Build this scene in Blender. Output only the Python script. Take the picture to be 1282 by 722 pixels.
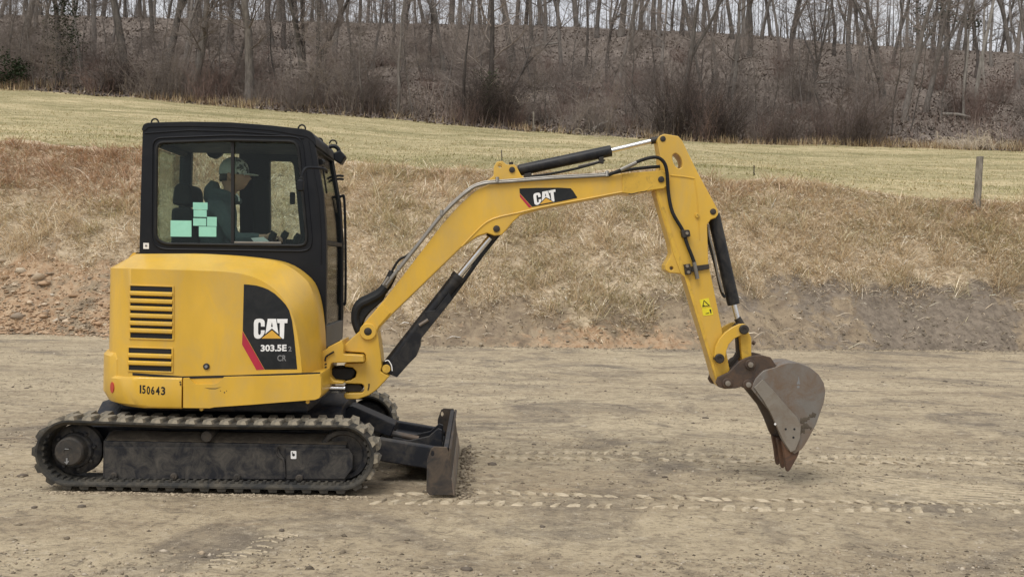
import bpy, bmesh, math, random
import numpy as np
from mathutils import Vector, Matrix, Euler
from mathutils.geometry import delaunay_2d_cdt

for _o in list(bpy.data.objects):
    bpy.data.objects.remove(_o)
S = bpy.context.scene
COL = S.collection
RND = random.Random(7)
R = math.radians

# ------------------------------------------------------------------ camera
PW, PH, FPX = 1282.0, 722.0, 1250.0          # photograph size, focal length in its pixels
CAM_LOC = Vector((0, 0, 1.49))
PITCH, ROLL = R(1.15), R(1.35)
cam_d = bpy.data.cameras.new('camera')
cam = bpy.data.objects.new('camera', cam_d); COL.objects.link(cam)
cam_d.sensor_width = 36.0; cam_d.lens = 36.0 * FPX / PW
cam_d.clip_start = 0.1; cam_d.clip_end = 3000
CAM_ROT = Matrix.Rotation(math.pi / 2 - PITCH, 3, 'X') @ Matrix.Rotation(ROLL, 3, 'Z')
cam.matrix_world = Matrix.Translation(CAM_LOC) @ CAM_ROT.to_4x4()
S.camera = cam

# ------------------------------------------------------------------ world, sun, exposure (overcast)
SUN_EL, SUN_AZ = R(58), R(-150)               # azimuth measured from +Y towards +X
w = bpy.data.worlds.new('World'); S.world = w; w.use_nodes = True
nt = w.node_tree; nt.nodes.clear()
out = nt.nodes.new('ShaderNodeOutputWorld'); bg = nt.nodes.new('ShaderNodeBackground')
sky = nt.nodes.new('ShaderNodeTexSky'); sky.sky_type = 'NISHITA'; sky.sun_disc = False
sky.sun_elevation = SUN_EL; sky.sun_rotation = SUN_AZ
hs = nt.nodes.new('ShaderNodeHueSaturation'); hs.inputs['Saturation'].default_value = 0.12
mx = nt.nodes.new('ShaderNodeMix'); mx.data_type = 'RGBA'
mx.inputs[0].default_value = 0.85
cl = nt.nodes.new('ShaderNodeTexNoise'); cl.inputs['Scale'].default_value = 2.2; cl.inputs['Detail'].default_value = 4
cr = nt.nodes.new('ShaderNodeValToRGB')
cr.color_ramp.elements[0].position = 0.3; cr.color_ramp.elements[0].color = (7.2, 7.4, 7.9, 1)
cr.color_ramp.elements[1].position = 0.7; cr.color_ramp.elements[1].color = (8.4, 8.5, 8.8, 1)
tcw = nt.nodes.new('ShaderNodeTexCoord')
nt.links.new(tcw.outputs['Generated'], cl.inputs['Vector'])
nt.links.new(cl.outputs['Fac'], cr.inputs[0])
nt.links.new(sky.outputs[0], hs.inputs['Color'])
nt.links.new(hs.outputs[0], mx.inputs[6]); nt.links.new(cr.outputs[0], mx.inputs[7])
nt.links.new(mx.outputs[2], bg.inputs['Color']); bg.inputs['Strength'].default_value = 0.092
nt.links.new(bg.outputs[0], out.inputs['Surface'])
sun_d = bpy.data.lights.new('sun', 'SUN'); sun_d.energy = 2.3; sun_d.angle = R(34); sun_d.color = (1, .965, .91)
sun = bpy.data.objects.new('sun', sun_d); COL.objects.link(sun)
_sd = Vector((math.sin(SUN_AZ) * math.cos(SUN_EL), math.cos(SUN_AZ) * math.cos(SUN_EL), math.sin(SUN_EL)))
sun.rotation_euler = _sd.to_track_quat('Z', 'Y').to_euler(); sun.location = _sd * 50
S.view_settings.view_transform = 'Standard'; S.view_settings.look = 'None'
S.view_settings.exposure = 0.12; S.view_settings.gamma = 1.0
S.render.engine = 'CYCLES'
S.cycles.max_bounces = 6; S.cycles.transparent_max_bounces = 12

# ------------------------------------------------------------------ projection helpers
M_ROT = R(2.0)
M_LOC = Vector((-1.99, 7.30, 0))
M_MAT = Matrix.Translation(M_LOC) @ Matrix.Rotation(M_ROT, 4, 'Z')
M_INV = M_MAT.inverted()
_cl = M_INV @ CAM_LOC

def ray(u, v):
    return CAM_ROT @ Vector(((u - PW / 2) / FPX, -(v - PH / 2) / FPX, -1.0))

def P(u, v, Y):
    """photo pixel -> (x, z) on the machine's plane y = Y"""
    d = M_INV.to_3x3() @ ray(u, v)
    t = (Y - _cl.y) / d.y
    return (_cl.x + d.x * t, _cl.z + d.z * t)

def P3(u, v, Y):
    x, z = P(u, v, Y); return Vector((x, Y, z))

def PL(pts, Y):
    return [P(u, v, Y) for u, v in pts]

def WD(u, v, D):
    """photo pixel -> world point at depth D (world y)"""
    d = ray(u, v); t = (D - CAM_LOC.y) / d.y
    return CAM_LOC + d * t

def WG(u, v, z=0.0):
    d = ray(u, v); t = (z - CAM_LOC.z) / d.z
    return CAM_LOC + d * t

# ------------------------------------------------------------------ node materials
def new_mat(name):
    m = bpy.data.materials.new(name); m.use_nodes = True
    return m, m.node_tree, m.node_tree.nodes['Principled BSDF']

def N(t, kind, **kw):
    n = t.nodes.new(kind)
    for k, v in kw.items():
        if k in n.inputs: n.inputs[k].default_value = v
        else: setattr(n, k, v)
    return n

def coords(t, scale=(1, 1, 1), which='Object', rot=(0, 0, 0)):
    tc = t.nodes.new('ShaderNodeTexCoord'); mp = t.nodes.new('ShaderNodeMapping')
    mp.inputs['Scale'].default_value = scale; mp.inputs['Rotation'].default_value = rot
    t.links.new(tc.outputs[which], mp.inputs[0])
    return mp.outputs[0]

def noise(t, vec, scale, detail=4, rough=.55, dist=0.0):
    n = N(t, 'ShaderNodeTexNoise', Scale=scale, Detail=detail, Roughness=rough, Distortion=dist)
    t.links.new(vec, n.inputs['Vector']); return n.outputs['Fac']

def ramp(t, fac, stops):
    r = t.nodes.new('ShaderNodeValToRGB'); e = r.color_ramp.elements
    while len(e) < len(stops): e.new(.5)
    for el, (p, c) in zip(e, stops):
        el.position = p; el.color = (c if len(c) == 4 else (*c, 1)) if hasattr(c, '__len__') else (c, c, c, 1)
    t.links.new(fac, r.inputs[0]); return r.outputs[0]

def mixc(t, fac, a, b, blend='MIX'):
    m = t.nodes.new('ShaderNodeMix'); m.data_type = 'RGBA'; m.blend_type = blend
    for i, s in ((0, fac), (6, a), (7, b)):
        if hasattr(s, 'links'): t.links.new(s, m.inputs[i])
        elif hasattr(s, '__len__'): m.inputs[i].default_value = (*s[:3], 1)
        else: m.inputs[i].default_value = s
    return m.outputs[2]

def bump(t, b, h, strength=.3, dist=.01):
    n = N(t, 'ShaderNodeBump', Strength=strength, Distance=dist)
    t.links.new(h, n.inputs['Height']); t.links.new(n.outputs[0], b.inputs['Normal'])

def paint(name, c, rough=.4, dirt=(.30, .25, .17), amount=.25, scale=5, metal=0, bumpy=.06, lo=.45, hi=.75, coat=0.0, spec=.5, stretch=(1, 1, 1)):
    m, t, b = new_mat(name)
    v = coords(t, stretch)
    var = noise(t, v, scale * .7, 5)
    base = mixc(t, ramp(t, var, [(.3, 0), (.7, 1)]), [x * .88 for x in c], [min(1, x * 1.08) for x in c])
    d = noise(t, v, scale, 8, .7, .6)
    f = ramp(t, d, [(lo, 0), (hi, amount)])
    t.links.new(mixc(t, f, base, dirt), b.inputs['Base Color'])
    t.links.new(ramp(t, d, [(.3, rough), (.8, min(1, rough + .25))]), b.inputs['Roughness'])
    b.inputs['Metallic'].default_value = metal
    b.inputs['Specular IOR Level'].default_value = spec
    b.inputs['Coat Weight'].default_value = coat
    if bumpy: bump(t, b, noise(t, v, 60, 4), bumpy, .004)
    return m

DUST = (.33, .275, .19)
MT = {}
MT['yellow'] = paint('cat_yellow_paint', (.67, .405, .044), .30, (.42, .32, .16), .50, 3.6, bumpy=.03, coat=.12, lo=.44, hi=.78, stretch=(1.3, 1, .6))
MT['yellow_worn'] = paint('worn_yellow_paint', (.64, .395, .048), .45, (.16, .11, .05), .55, 14, bumpy=.08, lo=.52, hi=.72)
MT['black'] = paint('black_cab_paint', (.005, .0065, .010), .40, (.05, .05, .052), .15, 4, bumpy=.02, spec=.28)
MT['blade_dirty'] = paint('dirty_blade_paint', (.040, .036, .034), .6, (.15, .11, .075), .75, 7, spec=.3, lo=.4, hi=.7)
MT['black_blade'] = paint('black_dusty_paint', (.016, .018, .024), .42, (.16, .135, .10), .45, 6, spec=.28)
MT['frame'] = paint('dusty_frame_paint', (.016, .017, .021), .5, (.16, .142, .115), .7, 9, lo=.40, hi=.78, spec=.28, stretch=(1.2, 1, 1.1))
MT['hub'] = paint('dirty_hub', (.030, .027, .024), .7, (.12, .095, .07), .7, 12, bumpy=.4)
MT['mud'] = paint('dry_mud', (.085, .068, .050), .9, (.22, .18, .125), .7, 9, bumpy=.6)
MT['rubber'] = paint('track_rubber', (.030, .030, .029), .75, (.18, .155, .115), .6, 8, bumpy=.25, lo=.4, hi=.75, spec=.28)
MT['lug'] = paint('dusty_rubber_lug', (.085, .08, .068), .85, (.34, .295, .22), .95, 11, bumpy=.4, lo=.35, hi=.62)
MT['lug_low'] = MT['rubber']
MT['hose'] = paint('hose_rubber', (.011, .012, .013), .55, (.09, .085, .08), .22, 9, spec=.28)
MT['cyl'] = paint('cylinder_black', (.013, .014, .017), .33, (.16, .14, .11), .3, 8, spec=.28)
MT['chrome'] = paint('chrome_rod', (.78, .78, .78), .16, (.4, .37, .33), .25, 9, metal=1, bumpy=0)
MT['pipe'] = paint('steel_pipe', (.26, .245, .22), .4, (.25, .2, .15), .4, 12, metal=.9)
MT['pin'] = paint('dark_pin', (.02, .016, .012), .5, (.12, .09, .06), .4, 14)
MT['steel'] = paint('worn_steel', (.205, .19, .172), .40, (.17, .105, .06), .8, 6, metal=.35, bumpy=.35, lo=.40, hi=.66)
MT['steel_light'] = paint('scraped_steel', (.235, .21, .175), .5, (.15, .10, .06), .8, 7, metal=.2, bumpy=.25)
MT['rust'] = paint('rusty_coupler', (.045, .032, .025), .6, (.15, .085, .045), .7, 8, bumpy=.4, lo=.4, hi=.7)
MT['rust_tooth'] = paint('rusty_tooth', (.075, .042, .028), .65, (.20, .10, .05), .8, 12, bumpy=.5)
MT['inside'] = paint('cab_interior_and_gaps', (.010, .010, .011), .7, (.03, .03, .03), .3, 6)
MT['white'] = paint('white_print', (.86, .86, .85), .5, (.5, .45, .4), .15, 9, bumpy=0)
MT['grey'] = paint('grey_print', (.22, .22, .22), .5, (.2, .2, .2), .1, 9, bumpy=0)
MT['decal'] = paint('black_decal', (.014, .016, .018), .35, (.06, .055, .05), .3, 9, bumpy=0, spec=.28)
MT['red'] = paint('red_stripe', (.42, .018, .045), .4, (.3, .06, .06), .2, 9, bumpy=0)
MT['red_dot'] = paint('red_reflector', (.45, .05, .03), .3, (.3, .06, .06), .2, 9, bumpy=0)
MT['logo_yellow'] = paint('yellow_print', (.72, .40, .05), .4, (.4, .3, .1), .1, 9, bumpy=0)
MT['warn'] = paint('yellow_warning_label', (.72, .62, .02), .45, (.4, .35, .1), .2, 20, bumpy=0)
MT['note'] = paint('teal_paper', (.30, .64, .52), .8, (.22, .50, .40), .5, 5, bumpy=.2)
MT['greypanel'] = paint('grey_panel', (.11, .105, .095), .5, (.2, .17, .12), .4, 6)
MT['skin'] = paint('skin', (.46, .27, .19), .55, (.30, .15, .10), .3, 12, bumpy=.05)
MT['hoodie'] = paint('slate_hoodie', (.085, .110, .118), .9, (.05, .065, .07), .5, 10, bumpy=.4)
MT['jeans'] = paint('dark_jeans', (.03, .04, .06), .9, (.05, .06, .08), .5, 10, bumpy=.3)
MT['boot'] = paint('brown_boots', (.08, .05, .03), .7, (.15, .12, .09), .5, 10)
MT['cap'] = paint('camo_cap', (.62, .63, .61), .85, (.06, .065, .06), 1.0, 22, bumpy=.2, lo=.50, hi=.56)
MT['capback'] = paint('grey_cap', (.46, .50, .49), .85, (.2, .2, .2), .4, 12, bumpy=.2)
MT['hair'] = paint('dark_hair', (.03, .022, .016), .6, (.02, .015, .01), .5, 30)
MT['seat'] = paint('seat_cloth', (.016, .017, .019), .8, (.04, .04, .04), .4, 10, bumpy=.3)
MT['lens'] = paint('lamp_lens', (.3, .3, .3), .1, (.2, .2, .2), .2, 10, bumpy=0)

def glass_mat(name, tint, gloss=.06):
    m, t, b = new_mat(name)
    t.nodes.remove(b)
    o = [n for n in t.nodes if n.type == 'OUTPUT_MATERIAL'][0]
    tr = N(t, 'ShaderNodeBsdfTransparent'); tr.inputs['Color'].default_value = (*tint, 1)
    gl = N(t, 'ShaderNodeBsdfGlossy'); gl.inputs['Roughness'].default_value = .04
    fr = N(t, 'ShaderNodeFresnel', IOR=1.45)
    mm = N(t, 'ShaderNodeMath', operation='MULTIPLY'); mm.inputs[1].default_value = .5
    t.links.new(fr.outputs[0], mm.inputs[0])
    mxs = N(t, 'ShaderNodeMixShader'); t.links.new(mm.outputs[0], mxs.inputs[0])
    t.links.new(tr.outputs[0], mxs.inputs[1]); t.links.new(gl.outputs[0], mxs.inputs[2])
    t.links.new(mxs.outputs[0], o.inputs['Surface'])
    return m
MT['glass'] = glass_mat('tinted_glass', (.83, .90, .865))
MT['glass_clear'] = glass_mat('clear_glass', (.93, .95, .945))

# ------------------------------------------------------------------ mesh helpers
def link(name, me, mat=None, parent=None, bev=0.0, smooth=True, angle=32, segs=2):
    o = bpy.data.objects.new(name, me); COL.objects.link(o)
    if mat is not None:
        for mm in (mat if isinstance(mat, (list, tuple)) else [mat]):
            me.materials.append(MT[mm] if isinstance(mm, str) else mm)
    if parent is not None: o.parent = parent
    if smooth and len(me.polygons):
        me.polygons.foreach_set('use_smooth', [True] * len(me.polygons))
        me.set_sharp_from_angle(angle=R(angle))
    if bev:
        b = o.modifiers.new('bevel', 'BEVEL'); b.width = bev; b.segments = segs
        b.limit_method = 'ANGLE'; b.angle_limit = R(40); b.harden_normals = True; b.miter_outer = 'MITER_ARC'
    return o

def thing(name, label, cat, loc=(0, 0, 0), rz=0, group=None):
    o = bpy.data.objects.new(name, None); COL.objects.link(o)
    o.empty_display_size = .3
    o.location = loc; o.rotation_euler = (0, 0, rz)
    return tag(o, label, cat, group)

def tag(o, label, cat, group=None):
    o['label'] = label; o['category'] = cat
    if group: o['group'] = group
    return o

def recalc(me):
    bm = bmesh.new(); bm.from_mesh(me)
    bmesh.ops.remove_doubles(bm, verts=bm.verts, dist=1e-5)
    bmesh.ops.recalc_face_normals(bm, faces=bm.faces)
    bm.to_mesh(me); bm.free()
    return me

def mesh_py(name, V, F):
    me = bpy.data.meshes.new(name); me.from_pydata([tuple(v) for v in V], [], F); me.update()
    return recalc(me)

def prism_data(poly, y0, y1, holes=()):
    """poly / holes: lists of (x, z); extruded along local y"""
    if not holes:
        flat = list(poly); n = len(flat)
        V = [(x, y0, z) for x, z in flat] + [(x, y1, z) for x, z in flat]
        F = [tuple(range(n)), tuple(range(2 * n - 1, n - 1, -1))]
        F += [(i, (i + 1) % n, (i + 1) % n + n, i + n) for i in range(n)]
        return V, F
    loops = [list(poly)] + [list(h) for h in holes]
    pts, fc = [], []
    for l in loops:
        fc.append(list(range(len(pts), len(pts) + len(l)))); pts += [Vector(p) for p in l]
    vo, eo, fo, _a, _b, _c = delaunay_2d_cdt(pts, [], fc, 1, 1e-6)
    def inside(c, l):
        r = False
        for i in range(len(l)):
            (x0, z0), (x1, z1) = l[i - 1], l[i]
            if (z0 > c[1]) != (z1 > c[1]) and c[0] < (x1 - x0) * (c[1] - z0) / (z1 - z0) + x0: r = not r
        return r
    def cen(f): return (sum(vo[i].x for i in f) / len(f), sum(vo[i].y for i in f) / len(f))
    fo = [f for f in fo if not any(inside(cen(f), h) for h in holes)]
    n = len(vo)
    V = [(p.x, y0, p.y) for p in vo] + [(p.x, y1, p.y) for p in vo]
    F, cnt = [], {}
    for f in fo:
        F.append(tuple(f)); F.append(tuple(i + n for i in reversed(f)))
        for i in range(len(f)):
            a, b = f[i], f[(i + 1) % len(f)]
            k = (min(a, b), max(a, b)); cnt[k] = cnt.get(k, 0) + 1
    F += [(a, b, b + n, a + n) for (a, b), c in cnt.items() if c == 1]
    return V, F

def prism(name, poly, y0, y1, mat, parent, holes=(), bev=.006, px=None, angle=32):
    """px: if given, poly and holes are photo pixels traced on the plane y = px"""
    if px is not None:
        poly = PL(poly, px); holes = [PL(h, px) for h in holes]
    V, F = prism_data(poly, y0, y1, holes)
    return link(name, mesh_py(name, V, F), mat, parent, bev, angle=angle)

def box(name, x0, x1, y0, y1, z0, z1, mat, parent, bev=.006):
    return prism(name, [(x0, z0), (x1, z0), (x1, z1), (x0, z1)], y0, y1, mat, parent, bev=bev)

def tube_data(pts, radii, k=10, closed=False):
    pts = [Vector(p) for p in pts]; n = len(pts)
    if not hasattr(radii, '__len__'): radii = [radii] * n
    V, F = [], []
    up = None
    for i, p in enumerate(pts):
        if closed: d = pts[(i + 1) % n] - pts[i - 1]
        else: d = pts[min(i + 1, n - 1)] - pts[max(i - 1, 0)]
        d.normalize()
        if up is None:
            up = d.orthogonal().normalized()
        up = (up - d * up.dot(d)).normalized(); s = d.cross(up)
        for j in range(k):
            a = 2 * math.pi * j / k
            V.append(p + (up * math.cos(a) + s * math.sin(a)) * radii[i])
    for i in range(n if closed else n - 1):
        for j in range(k):
            a, b = i * k + j, i * k + (j + 1) % k
            c = ((i + 1) % n) * k
            F.append((a, b, c + (j + 1) % k, c + j))
    if not closed:
        F.append(tuple(range(k - 1, -1, -1))); F.append(tuple(range((n - 1) * k, n * k)))
    return V, F

def tube(name, pts, radii, mat, parent, k=10, closed=False):
    V, F = tube_data(pts, radii, k, closed)
    return link(name, mesh_py(name, V, F), mat, parent)

def smooth_path(pts, n=4):
    pts = [Vector(p) for p in pts]
    q = [pts[0]] + pts + [pts[-1]]; out = []
    for i in range(1, len(q) - 2):
        for s in range(n):
            t = s / n
            a, b, c, d = q[i - 1], q[i], q[i + 1], q[i + 2]
            out.append(.5 * ((2 * b) + (c - a) * t + (2 * a - 5 * b + 4 * c - d) * t * t + (-a + 3 * b - 3 * c + d) * t ** 3))
    out.append(pts[-1]); return out

def ycyl_data(x, z, prof, k=24):
    """lathe about the local y axis; prof: list of (y, r)"""
    V, F = [], []
    for y, r in prof:
        for j in range(k):
            a = 2 * math.pi * j / k
            V.append((x + r * math.cos(a), y, z + r * math.sin(a)))
    for i in range(len(prof) - 1):
        for j in range(k):
            a, b = i * k + j, i * k + (j + 1) % k
            F.append((a, b, b + k, a + k))
    F.append(tuple(range(k - 1, -1, -1))); m = (len(prof) - 1) * k
    F.append(tuple(range(m, m + k)))
    return V, F

def ycyl(name, x, z, prof, mat, parent, k=24, bev=0):
    V, F = ycyl_data(x, z, prof, k)
    return link(name, mesh_py(name, V, F), mat, parent, bev)

def loft(name, secs, mat, parent, bev=0.0, angle=28, caps=True):
    """secs: list of (y, [(x, z) ...]) with equal counts"""
    k = len(secs[0][1]); V, F = [], []
    for y, p in secs: V += [(x, y, z) for x, z in p]
    for i in range(len(secs) - 1):
        for j in range(k):
            a, b = i * k + j, i * k + (j + 1) % k
            F.append((a, b, b + k, a + k))
    if caps:
        F.append(tuple(range(k - 1, -1, -1))); m = (len(secs) - 1) * k
        F.append(tuple(range(m, m + k)))
    return link(name, mesh_py(name, V, F), mat, parent, bev, angle=angle)

def join_data(parts):
    V, F = [], []
    for v, f in parts:
        o = len(V); V += list(v); F += [tuple(i + o for i in q) for q in f]
    return V, F

def circ(u, v, r, n=16):
    return [(u + r * math.cos(2 * math.pi * i / n), v + r * math.sin(2 * math.pi * i / n)) for i in range(n)]

def rrect(x0, y0, x1, y1, r, n=4):
    o = []
    for cx, cy, a0 in ((x1 - r, y1 - r, 0), (x0 + r, y1 - r, 90), (x0 + r, y0 + r, 180), (x1 - r, y0 + r, 270)):
        for i in range(n + 1):
            a = R(a0 + 90 * i / n); o.append((cx + r * math.cos(a), cy + r * math.sin(a)))
    return o

def round_poly(pts, r, n=3):
    """round the corners of a polygon (r in the same unit)"""
    o = []; k = len(pts)
    for i in range(k):
        p0, p, p1 = Vector(pts[i - 1]), Vector(pts[i]), Vector(pts[(i + 1) % k])
        a = (p0 - p); b = (p1 - p)
        ra = min(r, a.length * .45); rb = min(r, b.length * .45)
        A = p + a.normalized() * ra; B = p + b.normalized() * rb
        for j in range(n + 1):
            t = j / n
            o.append(tuple(A * (1 - t) ** 2 + p * 2 * t * (1 - t) + B * t * t))
    return o

def fast_mesh(name, V, F, cols=None, smooth=False):
    V = np.asarray(V, np.float32); F = np.asarray(F, np.int32)
    me = bpy.data.meshes.new(name); m, k = F.shape
    me.vertices.add(len(V)); me.vertices.foreach_set('co', V.ravel())
    me.loops.add(m * k); me.loops.foreach_set('vertex_index', F.ravel())
    me.polygons.add(m)
    me.polygons.foreach_set('loop_start', np.arange(0, m * k, k, dtype=np.int32))
    me.polygons.foreach_set('loop_total', np.full(m, k, np.int32))
    if smooth: me.polygons.foreach_set('use_smooth', np.ones(m, bool))
    if cols is not None:
        at = me.attributes.new('tint', 'FLOAT_COLOR', 'POINT')
        c = np.ones((len(V), 4), np.float32); c[:, :3] = cols
        at.data.foreach_set('color', c.ravel())
    me.update(calc_edges=True)
    return me

def text_part(name, body, quad, Y, mat, parent, offset=0.0, thick=.001):
    """lettering fitted into a photo-pixel quad (top-left, top-right, bottom-left) on plane y = Y"""
    cu = bpy.data.curves.new(name, 'FONT'); cu.body = body; cu.size = 1; cu.offset = offset; cu.resolution_u = 3
    tmp = bpy.data.objects.new('tmp_text', cu); COL.objects.link(tmp)
    dg = bpy.context.evaluated_depsgraph_get()
    me = bpy.data.meshes.new_from_object(tmp.evaluated_get(dg)); bpy.data.objects.remove(tmp)
    xs = [v.co.x for v in me.vertices]; ys = [v.co.y for v in me.vertices]
    x0, x1, y0, y1 = min(xs), max(xs), min(ys), max(ys)
    tl, tr, bl = quad
    for v in me.vertices:
        a = (v.co.x - x0) / (x1 - x0); b = (y1 - v.co.y) / (y1 - y0)
        u = tl[0] + (tr[0] - tl[0]) * a + (bl[0] - tl[0]) * b
        vv = tl[1] + (tr[1] - tl[1]) * a + (bl[1] - tl[1]) * b
        v.co = P3(u, vv, Y)
    me.name = name; me.materials.clear()
    return link(name, me, mat, parent, smooth=False)

def flat_part(name, polys, Y, mat, parent, thick=.0015):
    """flat print: photo-pixel polygons traced on plane y = Y; a list of (outline, holes)"""
    ds = [prism_data(PL(p, Y), Y, Y + thick, [PL(h, Y) for h in hs_]) for p, hs_ in polys]
    V, F = join_data(ds)
    return link(name, mesh_py(name, V, F), mat, parent, smooth=False)

# ================================================================== THE EXCAVATOR
EX = thing('excavator', 'yellow and black tracked mini excavator with its bucket hanging above the dirt', 'excavator', M_LOC, M_ROT)

# ------------------------------------------------------------------ tracks
TR_R, TR_Z = .212, .240
XA = P(85.5, 571, -.89)[0]; XB = P(427, 575, -.89)[0]

def track_path(n_arc=14, n_lin=16, r=TR_R):
    pts = []
    for i in range(n_lin): pts.append((XA + (XB - XA) * i / n_lin, TR_Z + r - .012 * math.sin(math.pi * i / n_lin), math.pi / 2))
    for i in range(n_arc):
        a = math.pi / 2 - math.pi * i / n_arc
        pts.append((XB + r * math.cos(a), TR_Z + r * math.sin(a), a))
    for i in range(n_lin): pts.append((XB + (XA - XB) * i / n_lin, TR_Z - r, -math.pi / 2))
    for i in range(n_arc):
        a = -math.pi / 2 - math.pi * i / n_arc
        pts.append((XA + r * math.cos(a), TR_Z + r * math.sin(a), a))
    return pts

def path_at(s):
    L = XB - XA; A = math.pi * TR_R; tot = 2 * (L + A); s %= tot
    if s < L: return XA + s, TR_Z + TR_R - .012 * math.sin(math.pi * s / L), math.pi / 2
    s -= L
    if s < A:
        a = math.pi / 2 - s / TR_R; return XB + TR_R * math.cos(a), TR_Z + TR_R * math.sin(a), a
    s -= A
    if s < L: return XB - s, TR_Z - TR_R, -math.pi / 2
    s -= L
    a = -math.pi / 2 - s / TR_R; return XA + TR_R * math.cos(a), TR_Z + TR_R * math.sin(a), a
PERIM = 2 * ((XB - XA) + math.pi * TR_R)

def lug_mesh(name, jig):
    # local: x along the path, y across, z outward; tapered block with a notched end
    h = .024
    a = .034; b = .024; wd = .072
    V = [(-a, -wd, -.004), (a, -wd, -.004), (a + jig, wd, -.004), (-a + jig, wd, -.004),
         (-b, -wd + .006, h), (b, -wd + .006, h), (b + jig, wd - .012, h), (-b + jig, wd - .012, h),
         (0, 0, 0)]
    V = V[:8]
    F = [(0, 3, 2, 1), (4, 5, 6, 7), (0, 1, 5, 4), (1, 2, 6, 5), (2, 3, 7, 6), (3, 0, 4, 7)]
    return mesh_py(name, V, F)
LUGS = [lug_mesh('tread_lug', .012), lug_mesh('tread_lug', -.012)]
LUGS_LOW = [m.copy() for m in LUGS]
for l in LUGS: l.materials.append(MT['lug'])
for l in LUGS_LOW: l.materials.append(MT['rubber'])

def make_track(s):
    yo, yi = s * .89, s * .59
    # belt: closed band of rubber with a real thickness and lipped edges
    secs = []
    pts = track_path()
    V, F = [], []
    for (x, z, a) in pts:
        nx, nz = math.cos(a), math.sin(a)
        for off, y in ((0, yo), (0, yi), (-.012, yi), (-.034, yi + (yo - yi) * .12), (-.034, yi + (yo - yi) * .88), (-.012, yo)):
            V.append((x + nx * off, y, z + nz * off))
    n = len(pts)
    for i in range(n):
        for j in range(6):
            a, b = i * 6 + j, i * 6 + (j + 1) % 6
            c, d = ((i + 1) % n) * 6 + (j + 1) % 6, ((i + 1) % n) * 6 + j
            F.append((a, b, c, d))
    t = link('track', mesh_py('track', V, F), 'rubber', EX, angle=30)
    nl = 44; pitch = PERIM / nl
    for row in (0, 1):
        for i in range(nl):
            x, z, a = path_at((i + .5 * row) * pitch)
            dusty = z > TR_Z + .12 or (x > XB and z > TR_Z - .12)
            o = bpy.data.objects.new('tread_lug', (LUGS if dusty else LUGS_LOW)[row]); COL.objects.link(o); o.parent = t
            yc = yo + (yi - yo) * (.25 if row == 0 else .75)
            o.matrix_local = Matrix.Translation((x, yc, z)) @ Matrix.Rotation(math.pi / 2 - a, 4, 'Y')
    # inner guide teeth (smaller than ten pixels each: one part)
    ds = []
    for i in range(96):
        x, z, a = path_at(i * PERIM / 96)
        if z > TR_Z + .15: continue
        m = Matrix.Translation((x, 0, z)) @ Matrix.Rotation(math.pi / 2 - a, 4, 'Y')
        for y in (yo - s * .055,):
            vv, ff = prism_data([(-.008, -.044), (.008, -.044), (.015, -.03), (-.015, -.03)], y - .03, y + .03)
            ds.append(([m @ Vector(p) for p in vv], ff))
    V, F = join_data(ds)
    g = link('guide_teeth', mesh_py('guide_teeth', V, F), 'rubber', t, smooth=False); g['kind'] = 'stuff'
    return t

def xprism(name, poly, x0, x1, mat, parent, bev=.005):
    """poly: (y, z) extruded along x"""
    n = len(poly)
    V = [(x0, y, z) for y, z in poly] + [(x1, y, z) for y, z in poly]
    F = [tuple(range(n)), tuple(range(2 * n - 1, n - 1, -1))] + [(i, (i + 1) % n, (i + 1) % n + n, i + n) for i in range(n)]
    return link(name, mesh_py(name, V, F), mat, parent, bev)

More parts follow.
